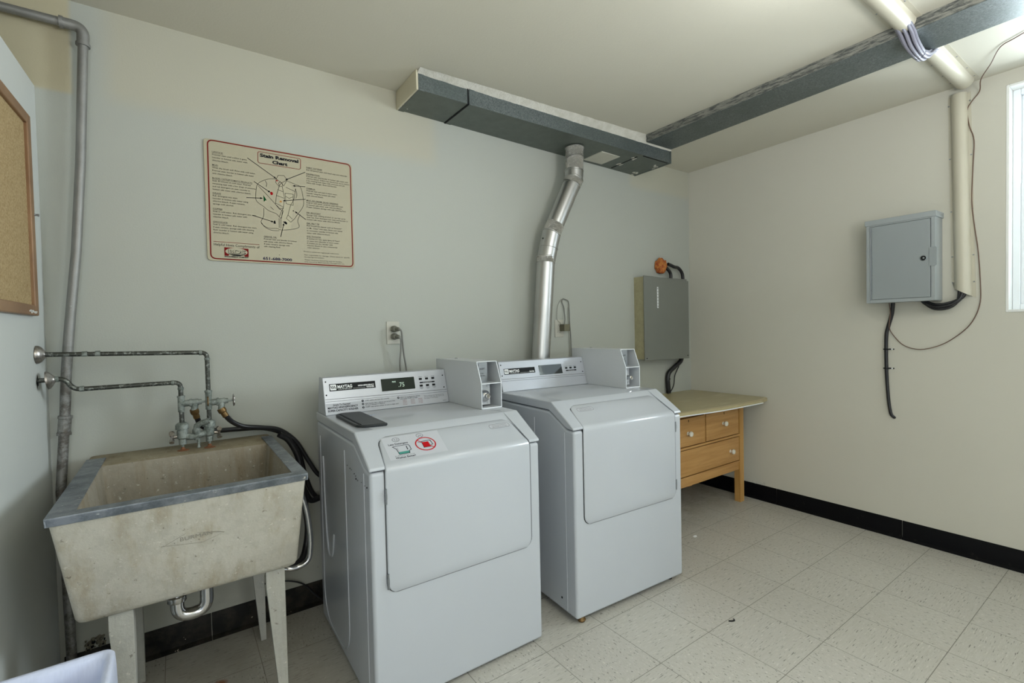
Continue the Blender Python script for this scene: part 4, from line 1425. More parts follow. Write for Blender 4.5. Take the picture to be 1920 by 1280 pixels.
# leaning galvanised drain vent
vp = empty('drain_vent_pipe', (-3.773, -0.045, 0))
tag(vp, 'tall galvanised pipe leaning up the back wall left of the stain chart', 'pipe')
YP = -0.042
mb = MB()
top = Vector((-3.660, YP, 2.335))
pts = [top, (-3.681, YP, 1.90), (-3.703, YP, 1.58), (-3.7275, YP, 1.335)]
mb.tube(pts, 0.0148, 18)
mb.tube([(-3.7275, YP, 1.335), (-3.744, YP, 1.145), (-3.753, YP, 0.985)], 0.0152, 18)
mb.tube([(-3.757, YP, 0.93), (-3.772, YP, 0.72), (-3.766, YP, 0.40), (-3.762, YP, 0.0)], 0.0148, 18)
relocal(mb, vp).build('riser', OLDPIPE, vp)
mb = MB()
mb.tube([(-3.7575, YP, 0.922), (-3.757, YP, 0.931), (-3.7569, YP, 0.932), (-3.7525, YP, 0.980), (-3.7524, YP, 0.981), (-3.7515, YP, 0.990)], [0.0205, 0.0205, 0.0185, 0.0185, 0.0205, 0.0205], 20)
relocal(mb, vp).build('coupling', OLDPIPE, vp)
mb = MB()
mb.tube(fillet([(-3.6605, YP, 2.325), (-3.6585, YP, 2.385), (-3.72, YP, 2.3855)], 0.04, 8), 0.018, 18)
mb.tube([(-3.661, YP, 2.318), (-3.6605, YP, 2.328)], 0.021, 20).tube([(-3.712, YP, 2.3855), (-3.722, YP, 2.3855)], 0.021, 20)
relocal(mb, vp).build('elbow', OLDPIPE, vp)
mb = MB()
mb.tube([(-3.70, YP, 2.3855), (-4.84, YP, 2.388)], 0.0150, 18)
relocal(mb, vp).build('horizontal_run', OLDPIPE, vp)

# ------------------------------------------------------------------ stain removal chart
ch = empty('stain_removal_chart', (-3.302, 0, 1.577))
tag(ch, 'cream stain removal chart with a red border hanging on the back wall', 'sign')
CW, CHH = 0.606, 0.503
mb = MB()
P = fillet([(0, 0), (CW, 0), (CW, CHH), (0, CHH)], 0.018, 5, True)
mb.prism([(p.x, p.y) for p in P], 'y', -0.002, -0.006)
mb.build('board', SIGNM, ch, bevel=0.0006)
KO = Vector((0.003, -0.0062, 0.001))
z = 0.0003
mb = MB()
B = fillet([(0.009, 0.008), (0.594, 0.006), (0.595, 0.497), (0.012, 0.497)], 0.020, 6, True)
B = [(p.x, p.y) for p in B]
mb.mat(0).strip(B + [B[0]], 0.0048, KO, XW, ZW, z)
B = fillet([(0.196, 0.435), (0.369, 0.435), (0.371, 0.484), (0.197, 0.484)], 0.009, 5, True)
B = [(p.x, p.y) for p in B]
mb.strip(B + [B[0]], 0.0022, KO, XW, ZW, z)
mb.strip([(0.020, 0.079), (0.191, 0.079)], 0.0018, KO, XW, ZW, z)
mb.build('red_border', [REDINK], ch)
mb = MB()
mb.text('Stain Removal', 0.283, 0.4635, 0.0135, KO, XW, ZW, z, 0.157, 'c', 0.05)
mb.text('Chart', 0.284, 0.441, 0.0135, KO, XW, ZW, z, 0.062, 'c', 0.05)
BL = [
    (0.026, 0.447, 'LIPSTICK', 0.040, ['Pretreat stain until outline is gone.', 'Launder in hottest safe water with', 'chlorine bleach.'], 0.0118, 0.129),
    (0.025, 0.393, 'MUD', 0.021, ['When dry, brush well. Rinse with cold water.', 'Pretreat stain, launder in hottest safe water', 'with chlorine bleach.'], 0.0118, 0.160),
    (0.024, 0.339, 'BLOOD, CATSUP/TOMATO PRODUCTS', 0.147, ['Soak 30 minutes in cold water. Pretreat', 'remaining stain with a few drops of ammonia', 'and rub detergent on stain. Launder in', 'hottest safe water with chlorine bleach.'], 0.0118, 0.160),
    (0.023, 0.277, 'GRASS', 0.030, ['Rub detergent into stain.', 'Launder in hottest safe water using', 'chlorine bleach. If stain remains,', 'sponge with alcohol.'], 0.0112, 0.130),
    (0.022, 0.212, 'COFFEE', 0.034, ['Soak in cold water. Rub detergent into stain.', 'Launder in hottest safe water with', 'chlorine bleach.'], 0.0112, 0.162),
    (0.021, 0.158, 'CHOCOLATE', 0.052, ['Soak in cold water. Rub detergent into stain.', 'If stain remains, sponge with safe cleaning', 'fluid. Launder in hottest safe water using', 'chlorine bleach.'], 0.0112, 0.162),
    (0.394, 0.446, 'FABRIC SOFTENER', 0.070, ['Rub dampened stain with hand soap and relaunder.'], 0.011, 0.186),
    (0.393, 0.417, 'PERSPIRATION', 0.058, ['Pretreat stain and launder in hottest safe water with', 'chlorine bleach. If fabric has discolored, try to restore', 'it by treating fresh stains with ammonia and old', 'stains with vinegar. Rinse and launder.'], 0.0098, 0.195),
    (0.392, 0.351, 'FORMULA', 0.038, ['Pretreat stain and soak in warm water.', 'Launder using the hottest safe water', 'with chlorine bleach.'], 0.0108, 0.138),
    (0.390, 0.296, 'MILK, ICE CREAM, SALAD DRESSING', 0.142, ['Soak in cold water, pretreat stain and wash', 'in hottest safe water with chlorine bleach.', 'If stain remains, sponge with safe cleaning fluid.'], 0.0098, 0.178),
    (0.389, 0.240, 'INK, BALLPOINT', 0.062, ['Sponge with rubbing alcohol, or use hair spray', 'until wet. Rub detergent into stain and launder in', 'hottest safe water with chlorine bleach.'], 0.0102, 0.186),
    (0.388, 0.191, 'INK, FELT TIP', 0.056, ['Rub household cleaner such as Fantastik*', 'or Mr. Clean* into stain. Rinse and repeat', 'as necessary. Launder in hottest safe', 'water with chlorine bleach.'], 0.0112, 0.160),
    (0.387, 0.131, 'DYE TRANSFER', 0.062, ['If clothes are wet, apply Spray & Wash*', 'to stains and relaunder in warm water.', 'If clothes are dry, launder with', 'chlorine bleach or use a commercial', 'color remover.'], 0.0102, 0.148),
    (0.209, 0.114, 'GREASE, OIL', 0.052, ['Pretreat stain and launder in hottest', 'safe water with chlorine bleach.', 'If stain remains, sponge with', 'safe cleaning fluid.'], 0.0108, 0.134),
]
for x, y, hd, hw, lines, ls, wmax in BL:
    mb.text(hd, x, y, 0.0060, KO, XW, ZW, z, hw, 'l', 0.004)
    mb.strip([(x, y - 0.0022), (x + hw, y - 0.0022)], 0.0007, KO, XW, ZW, z)
    lens = [text_geo(s_, 0.004)[3] for s_ in lines]
    k = wmax / max(lens)
    for i, s_ in enumerate(lines):
        mb.text(s_, x, y - 0.0105 - ls * i, 0.0058, KO, XW, ZW, z, lens[i] * k, 'l', 0.004)
mb.text('*Product names are registered trademarks.', 0.370, 0.061, 0.0050, KO, XW, ZW, z, 0.160)
mb.text('Not responsible for damage. Check labels for specific', 0.374, 0.046, 0.0050, KO, XW, ZW, z, 0.205)
mb.text('laundering instructions.', 0.374, 0.0365, 0.0050, KO, XW, ZW, z, 0.088)
mb.text('These machines owned by and the laundry', 0.374, 0.0235, 0.0050, KO, XW, ZW, z, 0.168)
mb.text('area leased by BDS Laundry Management Co.', 0.374, 0.0145, 0.0050, KO, XW, ZW, z, 0.180)
mb.text('Helpful Hints Compliments of', 0.020, 0.0625, 0.0105, KO, XW, ZW, z, 0.171)
mb.text('LAUNDRY', 0.104, 0.0235, 0.0045, KO, XW, ZW, z * 4, 0.034, 'c', 0.04)
mb.text('MANAGEMENT COMPANY', 0.103, 0.0170, 0.0046, KO, XW, ZW, z * 4, 0.090, 'c', 0.04)
mb.build('lettering', INK, ch)
mb = MB()
mb.text('651-688-7000', 0.262, 0.0155, 0.0115, KO, XW, ZW, z, 0.118, 'c', 0.03)
mb.build('phone_number', BLUEINK, ch)
mb = MB()
mb.mat(0).poly([(0.058, 0.0225), (0.148, 0.0225), (0.148, 0.0575), (0.058, 0.0575)], KO, XW, ZW, z)
mb.mat(1).disc(0.103, 0.041, 0.041, 0.0165, KO, XW, ZW, z * 2, 32)
mb.poly([(0.072, 0.0225), (0.134, 0.0225), (0.128, 0.030), (0.078, 0.030)], KO, XW, ZW, z * 2)
mb.mat(2).text('BDS', 0.1045, 0.0325, 0.0165, KO, XW, ZW, z * 2.5, 0.066, 'c', 0.05)
mb.mat(1).text('BDS', 0.103, 0.034, 0.0165, KO, XW, ZW, z * 3, 0.062, 'c', 0.015)
mb.build('company_logo', [REDINK, SIGNM, INK], ch)
# the shirt drawing
mb = MB()
lwd = 0.0015
def ln(*p):
    mb.strip(list(p), lwd, KO, XW, ZW, z * 2)
def sm(p):
    return [(v.x, v.y) for v in smooth([(a, b, 0) for a, b in p], 4)]
mb.mat(0).poly([(0.272, 0.33), (0.31, 0.378), (0.33, 0.35), (0.335, 0.26), (0.32, 0.16), (0.285, 0.155), (0.285, 0.25)], KO, XW, ZW, z * 0.8)
mb.mat(1)
ln(*sm([(0.267, 0.376), (0.240, 0.372), (0.210, 0.358), (0.190, 0.338), (0.184, 0.302), (0.184, 0.272), (0.196, 0.258), (0.212, 0.248), (0.232, 0.232), (0.262, 0.222), (0.274, 0.209)]))
ln((0.194, 0.335), (0.222, 0.306), (0.260, 0.264), (0.285, 0.239), (0.274, 0.209))
ln((0.285, 0.239), (0.292, 0.250))
ln((0.274, 0.209), (0.281, 0.203), (0.292, 0.240))
ln(*sm([(0.213, 0.240), (0.211, 0.205), (0.201, 0.182), (0.206, 0.168), (0.230, 0.155), (0.262, 0.157), (0.280, 0.152), (0.320, 0.158), (0.355, 0.172), (0.350, 0.200), (0.362, 0.232)]))
ln(*sm([(0.202, 0.176), (0.215, 0.158), (0.240, 0.147), (0.272, 0.148)]))
ln(*sm([(0.310, 0.374), (0.345, 0.364), (0.368, 0.352), (0.378, 0.290), (0.372, 0.262), (0.352, 0.232), (0.337, 0.208)]))
ln((0.337, 0.208), (0.321, 0.191), (0.303, 0.206), (0.310, 0.222), (0.328, 0.205))
ln(*sm([(0.345, 0.345), (0.338, 0.300), (0.322, 0.265), (0.310, 0.222)]))
ln((0.267, 0.376), (0.275, 0.393), (0.299, 0.396), (0.311, 0.378), (0.296, 0.349), (0.288, 0.362), (0.276, 0.346), (0.264, 0.360), (0.267, 0.376))
ln((0.267, 0.376), (0.288, 0.362), (0.311, 0.378))
ln((0.276, 0.360), (0.284, 0.366), (0.292, 0.358), (0.290, 0.346), (0.278, 0.346), (0.276, 0.360))
ln((0.278, 0.346), (0.266, 0.306), (0.260, 0.264), (0.276, 0.243), (0.292, 0.252), (0.298, 0.296), (0.290, 0.346))
ln((0.271, 0.330), (0.293, 0.323))
ln((0.266, 0.303), (0.297, 0.295))
ln((0.262, 0.268), (0.293, 0.255))
ln((0.301, 0.318), (0.335, 0.318), (0.333, 0.268), (0.304, 0.272), (0.301, 0.318))
ln((0.302, 0.305), (0.317, 0.297), (0.333, 0.306))
ln((0.305, 0.345), (0.342, 0.332))
ln((0.273, 0.203), (0.272, 0.160))
ln((0.280, 0.203), (0.279, 0.158))
ln((0.290, 0.250), (0.283, 0.205))
ln((0.240, 0.250), (0.252, 0.238))
ln((0.222, 0.362), (0.228, 0.350), (0.226, 0.335))
ln(*sm([(0.345, 0.345), (0.350, 0.318), (0.345, 0.300)]))
for a, b in (((0.156, 0.448), (0.266, 0.378)), ((0.178, 0.351), (0.241, 0.313)), ((0.147, 0.277), (0.209, 0.283)), ((0.168, 0.204), (0.250, 0.184)), ((0.389, 0.426), (0.305, 0.378)), ((0.387, 0.360), (0.335, 0.356)), ((0.387, 0.303), (0.292, 0.283)), ((0.385, 0.210), (0.340, 0.241)), ((0.277, 0.121), (0.292, 0.182))):
    mb.strip([a, b], 0.0025, KO, XW, ZW, z * 3)
    d = (Vector(b) - Vector(a)).normalized()
    n = Vector((-d.y, d.x))
    A = Vector(b)
    mb.poly([tuple(A + d * 0.002), tuple(A - d * 0.009 + n * 0.0042), tuple(A - d * 0.009 - n * 0.0042)], KO, XW, ZW, z * 3)
mb.mat(2).disc(0.246, 0.309, 0.0055, 0.0075, KO, XW, ZW, z * 3, 10).disc(0.269, 0.369, 0.004, 0.0025, KO, XW, ZW, z * 3, 10)
mb.mat(3).poly([(0.213, 0.297), (0.226, 0.275), (0.221, 0.276), (0.214, 0.268)], KO, XW, ZW, z * 3)
mb.mat(4).poly([(0.283, 0.285), (0.288, 0.275), (0.276, 0.275)], KO, XW, ZW, z * 3)
mb.mat(1).poly([(0.250, 0.177), (0.252, 0.190), (0.257, 0.191), (0.259, 0.177)], KO, XW, ZW, z * 3)
mb.poly([(0.288, 0.190), (0.300, 0.192), (0.306, 0.185), (0.303, 0.178), (0.297, 0.181)], KO, XW, ZW, z * 3)
mb.disc(0.333, 0.243, 0.0025, 0.0025, KO, XW, ZW, z * 3, 8).disc(0.269, 0.040, 0.0015, 0.0015, KO, XW, ZW, z * 3, 8)
mb.build('shirt_drawing', [SIGNY, INK, BRIGHTRED, GREENINK, ORANGEINK], ch)

# ------------------------------------------------------------------ outlets, plugs
def outlet(x0, x1, z0, z1, label, sockets):
    r = empty('wall_outlet', ((x0 + x1) / 2, 0, z0))
    tag(r, label, 'outlet', 'wall outlets')
    m = MB()
    m.box(x0, x1, -0.006, -0.0003, z0, z1)
    relocal(m, r).build('cover_plate', PLATE, r, bevel=0.002)
    cx = (x0 + x1) / 2
    for zz in ((z0 + z1) / 2 + 0.0195, (z0 + z1) / 2 - 0.0195):
        m = MB()
        P = [(cx + 0.0165 * math.cos(a), zz + 0.0135 * max(-0.85, min(0.85, math.sin(a)))) for a in [2 * PI * k / 24 for k in range(24)]]
        m.mat(0).prism(P, 'y', -0.0065, -0.008)
        m.mat(1)
        for dx in (-0.0065, 0.0065):
            m.box(cx + dx - 0.0012, cx + dx + 0.0012, -0.0084, -0.0078, zz - 0.001, zz + 0.007)
        m.lathe([(0.0025, 0), (0.0025, 0.0006)], (cx, -0.0079, zz - 0.007), (0, -1, 0), 10)
        relocal(m, r).build('socket', [PLATE, BLACK], r)
    return r


outlet(-2.545, -2.477, 1.202, 1.317, 'cream wall outlet above the washer with two grey plugs in it', 2)
outlet(-1.434, -1.362, 1.208, 1.319, 'cream wall outlet beside the dryer vent pipe', 2)
for zz, pth, lab in ((1.279, [(-2.511, -0.020, 1.279), (-2.507, -0.055, 1.278), (-2.492, -0.066, 1.268), (-2.485, -0.06, 1.22), (-2.475, -0.05, 1.15), (-2.462, -0.045, 1.07), (-2.455, -0.04, 0.95)], 'upper grey power plug in the outlet above the washer'),
                     (1.241, [(-2.511, -0.020, 1.241), (-2.508, -0.050, 1.240), (-2.495, -0.06, 1.228), (-2.492, -0.055, 1.18), (-2.495, -0.045, 1.11), (-2.492, -0.04, 1.05), (-2.488, -0.04, 0.95)], 'lower grey power plug in the outlet above the washer')):
    r = empty('power_plug', (-2.511, -0.009, zz))
    tag(r, lab, 'plug', 'power plugs')
    m = MB()
    m.lathe([(0.0155, 0.0), (0.0165, 0.004), (0.0165, 0.022), (0.011, 0.030)], (-2.511, -0.0088, zz), (0, -1, 0), 16)
    m.lathe([(0.0095, 0.026), (0.0115, 0.034), (0.0105, 0.046), (0.006, 0.056)], (-2.511, -0.009, zz), (0.2, -1, -0.05), 12)
    relocal(m, r).build('plug_body', PLUGM, r)
    m = MB()
    m.tube(smooth(pth, 6), 0.0042, 10)
    relocal(m, r).build('cord', CABLEG, r)
ad = empty('power_adapter', (-1.372, -0.03, 1.27))
tag(ad, 'small square brown power adapter in the outlet beside the dryer vent pipe', 'adapter')
m = MB()
m.box(-1.399, -1.352, -0.056, -0.0085, 1.246, 1.290)
relocal(m, ad).build('adapter_body', plain('olive_brown_plastic', (0.13, 0.12, 0.075), 0.5), ad, bevel=0.003)
m = MB()
m.tube(smooth([(-1.378, -0.035, 1.289), (-1.370, -0.03, 1.33), (-1.358, -0.012, 1.365), (-1.362, -0.012, 1.40), (-1.375, -0.010, 1.43), (-1.368, -0.008, 1.452), (-1.340, -0.008, 1.450), (-1.318, -0.008, 1.435), (-1.313, -0.008, 1.38), (-1.311, -0.008, 1.30), (-1.303, -0.008, 1.20), (-1.302, -0.01, 1.05)], 6), 0.0032, 8)
relocal(m, ad).build('cord', CABLEG, ad)
m = MB()
m.tube(smooth([(-1.375, -0.006, 1.452), (-1.400, -0.006, 1.425), (-1.414, -0.006, 1.38), (-1.414, -0.006, 1.32), (-1.395, -0.012, 1.30), (-1.388, -0.012, 1.27)], 6), 0.0016, 8)
m.tube(smooth([(-1.3185, -0.006, 1.40), (-1.320, -0.006, 1.30), (-1.315, -0.006, 1.18), (-1.310, -0.008, 1.05)], 6), 0.0022, 8)
tag(m.build('thin_wire', plain('pale_wire', (0.32, 0.32, 0.28), 0.5)), 'thin pale wire looping on the wall above the power adapter', 'wire')

# ------------------------------------------------------------------ ducts
dk = empty('ventilation_duct', (-1.5, -0.15, 2.38))
tag(dk, 'galvanised rectangular duct along the top of the back wall', 'duct', 'ventilation ducts')
zl, zr = 2.400, 2.362
def dz(x):
    return zl + (zr - zl) * (x + 2.455) / (2.455 - 0.60)
def dy(x):
    return -0.250 - 0.062 * (x + 2.455) / 1.83
XL, XR = -2.452, -0.640
cuts = [XL, -2.185, XR]
mb = MB()
ztop = lambda x: 2.474 - 0.034 * (x + 2.455) / 1.82
for a, b in zip(cuts[:-1], cuts[1:]):
    a += 0.002
    lo = [(a, dy(a), dz(a)), (b, dy(b), dz(b)), (b, -0.001, dz(b)), (a, -0.001, dz(a))]
    hi = [(a, dy(a), ztop(a)), (b, dy(b), ztop(b)), (b, -0.001, ztop(b)), (a, -0.001, ztop(a))]
    n0 = len(mb.f)
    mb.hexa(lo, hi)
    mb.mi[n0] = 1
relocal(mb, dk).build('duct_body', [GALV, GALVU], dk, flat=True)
# standing seams / drive cleats
mb = MB()
for a, wd in ((XL + 0.002, 0.030), (-2.180, 0.030), (XR - 0.014, 0.012)):
    b = a + wd
    e = 0.003
    n0 = len(mb.f)
    mb.hexa([(a, dy(a) - e, dz(a) - e), (b, dy(b) - e, dz(b) - e), (b, -0.001, dz(b) - e), (a, -0.001, dz(a) - e)],
            [(a, dy(a) - e, ztop(a)), (b, dy(b) - e, ztop(b)), (b, -0.001, ztop(b)), (a, -0.001, ztop(a))])
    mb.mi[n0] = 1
relocal(mb, dk).build_split('cleat', [GALV, GALVU], dk, flat=True)
mb = MB()
for a in (-2.189,):
    mb.hexa([(a, dy(a) - 0.002, dz(a) - 0.0035), (a + 0.009, dy(a) - 0.002, dz(a) - 0.0035), (a + 0.009, -0.001, dz(a) - 0.0035), (a, -0.001, dz(a) - 0.0035)],
            [(a, dy(a) - 0.002, ztop(a)), (a + 0.005, dy(a) - 0.002, ztop(a)), (a + 0.005, -0.001, ztop(a)), (a, -0.001, ztop(a))])
# dark joint of the end cap
mb.hexa([(-0.93, -0.262, dz(-0.93) - 0.002), (-0.922, -0.262, dz(-0.93) - 0.002), (-0.905, -0.02, dz(-0.93) - 0.002), (-0.913, -0.02, dz(-0.93) - 0.002)],
        [(-0.93, -0.262, 2.38), (-0.922, -0.262, 2.38), (-0.905, -0.02, 2.38), (-0.913, -0.02, 2.38)])
mb.hexa([(-0.905, -0.296, dz(-0.8) - 0.001), (-0.665, -0.300, dz(-0.66) - 0.001), (-0.665, -0.295, dz(-0.66) - 0.001), (-0.905, -0.291, dz(-0.8) - 0.001)],
        [(-0.905, -0.296, 2.38), (-0.665, -0.300, 2.38), (-0.665, -0.295, 2.38), (-0.905, -0.291, 2.38)])
relocal(mb, dk).build_split('dark_joint', NEARBLACK, dk, flat=True)
# cream painted left end
mb = MB()
mb.box(XL - 0.008, XL + 0.002, -0.252, -0.001, 2.398, H - 0.0005)
relocal(mb, dk).build('end_board', CREAM, dk, bevel=0.001)
# pale patch plate beside the vent
mb = MB()
za = dz(-1.1) - 0.004
mb.prism([(-1.185, -0.035), (-1.020, -0.035), (-1.020, -0.200), (-1.185, -0.200)], 'z', za, za + 0.006)
relocal(mb, dk).build('patch_plate', plain('pale_patch', (0.52, 0.51, 0.44), 0.5), dk)
# caulk bead to the ceiling
mb = MB()
N = 40
vs = []
for k in range(N + 1):
    x = lerp(XL, XR + 0.0, k / N)
    jz, jy = random.uniform(-0.003, 0.003), random.uniform(-0.003, 0.003)
    vs += [(x, dy(x) + 0.002, ztop(x) - 0.002 + jz), (x, dy(x) - 0.012 + jy, (ztop(x) + H) / 2 + jz), (x, dy(x) - 0.030 + jy, H - 0.0008), (x, dy(x) + 0.03, H - 0.0008), (x, dy(x) + 0.03, ztop(x) - 0.002)]
fs = []
for k in range(N):
    for j in range(5):
        fs.append((k * 5 + j, k * 5 + (j + 1) % 5, (k + 1) * 5 + (j + 1) % 5, (k + 1) * 5 + j))
fs += [(0, 1, 2, 3, 4), tuple(N * 5 + j for j in (4, 3, 2, 1, 0))]
mb.add(vs, fs)
relocal(mb, dk).build('caulk_bead', CAULK, dk)
# ragged foil bits on the underside
mb = MB()
for cx, cy, w_ in ((-0.912, -0.10, 0.018), (-0.925, -0.225, 0.018), (-0.70, -0.03, 0.03), (-0.67, -0.20, 0.03), (-2.435, -0.03, 0.016)):
    for k in range(7):
        x, y = cx + random.uniform(-1, 1) * w_, cy + random.uniform(-1, 1) * w_
        r = random.uniform(0.004, 0.011)
        zz = dz(x) - 0.002
        q = [(x + r * random.uniform(0.5, 1.4) * math.cos(a), y + r * random.uniform(0.5, 1.4) * math.sin(a)) for a in [2 * PI * i / 6 for i in range(6)]]
        mb.prism(q, 'z', zz, zz + 0.003)
relocal(mb, dk).build('sealant_scraps', CAULK, dk, flat=True)

dl = empty('ventilation_duct', (-0.77, -2.2, 2.45))
tag(dl, 'long galvanised duct crossing the ceiling above the dresser', 'duct', 'ventilation ducts')
mb = MB()
n0 = 0
mb.hexa([(-0.675, FY + 0.02, 2.450), (-0.650, -0.318, 2.450), (-0.900, -0.318, 2.450), (-0.912, FY + 0.02, 2.450)][::-1],
        [(-0.675, FY + 0.02, H - 0.001), (-0.650, -0.318, H - 0.001), (-0.900, -0.318, H - 0.001), (-0.912, FY + 0.02, H - 0.001)][::-1])
t_ = relocal(mb, dl).build('duct_body', [GALV, GALVU], dl, flat=True)
mb = MB()
N = 70
vs = []
for k in range(N + 1):
    y = lerp(-0.325, FY + 0.03, k / N)
    xL_ = lerp(-0.900, -0.912, k / N)
    j = random.uniform(-0.004, 0.004)
    vs += [(xL_ - 0.0005, y, 2.452), (xL_ - 0.004 + j * 0.6, y, 2.470), (xL_ - 0.016 + j, y, H - 0.0008), (xL_ - 0.0005, y, H - 0.0008)]
fs = []
for k in range(N):
    for j in range(4):
        fs.append((k * 4 + j, (k + 1) * 4 + j, (k + 1) * 4 + (j + 1) % 4, k * 4 + (j + 1) % 4))
fs += [(3, 2, 1, 0), tuple(N * 4 + j for j in range(4))]
mb.add(vs, fs)
relocal(mb, dl).build('ragged_sealant', RAGGED, dl)

# dryer vent
dv = empty('dryer_vent_pipe', (-1.6, -0.10, 1.0))
tag(dv, 'shiny round metal vent pipe rising from behind the dryer to the duct', 'vent pipe')
A, Bp, Cp, Dp, Ep, Fp = (Vector(p) for p in ((-1.372, -0.150, 2.372), (-1.378, -0.150, 2.225), (-1.384, -0.150, 2.175), (-1.545, -0.118, 1.835), (-1.583, -0.108, 1.665), (-1.640, -0.095, 0.93)))
R1 = 0.0555
mb = MB()
mb.tube([A, Bp], R1, 32, cap=False)
relocal(mb, dv).build('upper_collar', FOIL, dv)
mb = MB()
mb.tube(smooth([Bp + Vector((0, 0, 0.01)), Cp, Cp + (Dp - Cp) * 0.12], 5), R1 + 0.001, 32)
mb.tube([Cp + (Dp - Cp) * 0.10, Dp - (Dp - Cp) * 0.03], R1 - 0.001, 32)
relocal(mb, dv).build('slanted_section', ALU, dv)
mb = MB()
d1 = (Dp - Cp).normalized()
mb.tube([Dp - d1 * 0.065, Dp], R1 + 0.0015, 32, cap=False)
d2 = (Fp - Ep).normalized()
mb.tube([Ep - d2 * 0.035, Ep + d2 * 0.005], R1 + 0.0015, 32, cap=False)
mb.tube([Cp + d1 * 0.0, Cp + d1 * 0.035], R1 + 0.002, 32, cap=False)
relocal(mb, dv).build_split('foil_tape', FOIL, dv)
mb = MB()
mb.tube(smooth([Dp - d1 * 0.01, lerp(Dp, Ep, 0.35), lerp(Dp, Ep, 0.7), Ep], 5), R1 + 0.0005, 32)
relocal(mb, dv).build('elbow', ALU, dv)
mb = MB()
for p, d in ((Dp - d1 * 0.002, d1), (lerp(Dp, Ep, 0.5), (Ep - Dp).normalized()), (Ep - d2 * 0.03, d2), (Bp + Vector((0, 0, 0.004)), Vector((0, 0.0, 1))), (Vector((-1.3745, -0.15, 2.30)), Vector((0.06, 0.25, 1)).normalized()), (Cp - d1 * 0.012, d1)):
    mb.lathe([(R1 + 0.001, -0.003), (R1 + 0.0035, -0.0015), (R1 + 0.0035, 0.0015), (R1 + 0.001, 0.003)], p, d, 32, cap=False)
relocal(mb, dv).build_split('rib', ALU, dv)
mb = MB()
mb.tube([Ep, Fp], R1 - 0.001, 32)
relocal(mb, dv).build('lower_section', ALU, dv)
mb = MB()
mb.lathe([(R1 + 0.0006, 0.0), (R1 + 0.004, 0.001), (R1 + 0.004, 0.004), (R1, 0.005)], (-1.372, -0.15, 2.368), (0, 0, 1), 32, cap=False)
relocal(mb, dv).build('top_flange', ALU, dv)
mb = MB()
mb.lathe([(0.006, 0), (0.005, 0.008), (0.002, 0.010)], (-1.603, -0.118, 1.802), (-1, 0, 0), 8)
relocal(mb, dv).build('clamp_screw', BLACK, dv)

# ------------------------------------------------------------------ electrical panel
ep = empty('electrical_panel', (-0.42, 0, 1.03))
tag(ep, 'dark grey electrical panel box on the back wall above the dresser', 'electrical panel')
mb = MB()
n0 = len(mb.f)
mb.box(-0.672, -0.172, -0.092, -0.0005, 1.028, 1.622)
mb.mi[4] = 1
relocal(mb, ep).build('box', [GREYBOX, GREYBOXS], ep, flat=True)
mb = MB()
mb.hexa([(-0.680, -0.100, 1.020), (-0.160, -0.100, 1.012), (-0.160, -0.091, 1.012), (-0.680, -0.091, 1.020)],
        [(-0.680, -0.100, 1.628), (-0.160, -0.100, 1.608), (-0.160, -0.091, 1.608), (-0.680, -0.091, 1.628)])
cv = relocal(mb, ep).build('cover', GREYBOX, ep, bevel=0.002)
mb = MB()
lo_ = Vector((-0.533, -0.1012, 1.396))
P = fillet([(-0.008, 0), (0.008, 0), (0.008, 0.155), (-0.008, 0.155)], 0.007, 4, True)
mb.mat(0).poly([(p.x, p.y) for p in P], lo_, XW, ZW, 0)
mb.mat(1)
for k, s_ in enumerate('N2WSG23'):
    mb.text(s_, 0, 0.137 - k * 0.0215, 0.011, lo_, XW, ZW, 0.0004, 0.008, 'c', 0.03)
relocal(mb, ep).build('number_strip', [WHITEINK, BLACK], cv)
mb = MB()
for x, s_ in ((-0.66, -1), (-0.18, 1)):
    mb.lathe([(0.005, 0), (0.004, 0.002)], (x, -0.1, 1.035), (0, -1, 0), 10)
relocal(mb, ep).build_split('screw', BLACK, cv)

mb = MB()
vs, fs = [], []
n = 20
for i in range(11):
    for k in range(n):
        ph = PI * i / 10
        a = 2 * PI * k / n
        p = Vector((0.058 * math.sin(ph) * math.cos(a), -0.045 * abs(math.cos(ph)) if False else 0.040 * math.cos(ph), 0.060 * math.sin(ph) * math.sin(a)))
        p *= 1 + 0.22 * noise.noise(p * 40)
        vs.append(Vector((-0.385, -0.018, 1.720)) + Vector((p.x, min(p.y, 0.017), p.z)))
for i in range(10):
    for k in range(n):
        fs.append((i * n + k, i * n + (k + 1) % n, (i + 1) * n + (k + 1) % n, (i + 1) * n + k))
mb.add(vs, fs)
tag(mb.build('foam_plug', FOAM), 'lump of orange sealing foam on the wall above the electrical panel', 'foam')
for pth, lab in (([(-0.335, -0.045, 1.735), (-0.30, -0.045, 1.728), (-0.26, -0.045, 1.718), (-0.215, -0.045, 1.714), (-0.175, -0.045, 1.690), (-0.155, -0.045, 1.655), (-0.152, -0.045, 1.605)], 'long black cable arching from the orange foam to the electrical panel'),
                 ([(-0.360, -0.045, 1.705), (-0.335, -0.048, 1.690), (-0.312, -0.048, 1.668), (-0.306, -0.048, 1.645), (-0.308, -0.048, 1.620)], 'short black cable dropping from the orange foam to the electrical panel')):
    mb = MB()
    mb.tube(smooth([(p[0] - (0.03 if i == len(pth) - 1 and p[0] > -0.2 else 0) * 0, p[1], p[2]) for i, p in enumerate(pth)], 6), 0.0125, 12)
    tag(mb.build('panel_cable', RUBBER), lab, 'cable', 'electrical panel cables')
mb = MB()
mb.tube(smooth([(-0.185, -0.05, 1.022), (-0.205, -0.048, 0.985), (-0.262, -0.035, 0.945), (-0.315, -0.026, 0.905), (-0.330, -0.024, 0.86), (-0.325, -0.024, 0.80), (-0.318, -0.024, 0.748)], 6), 0.017, 14)
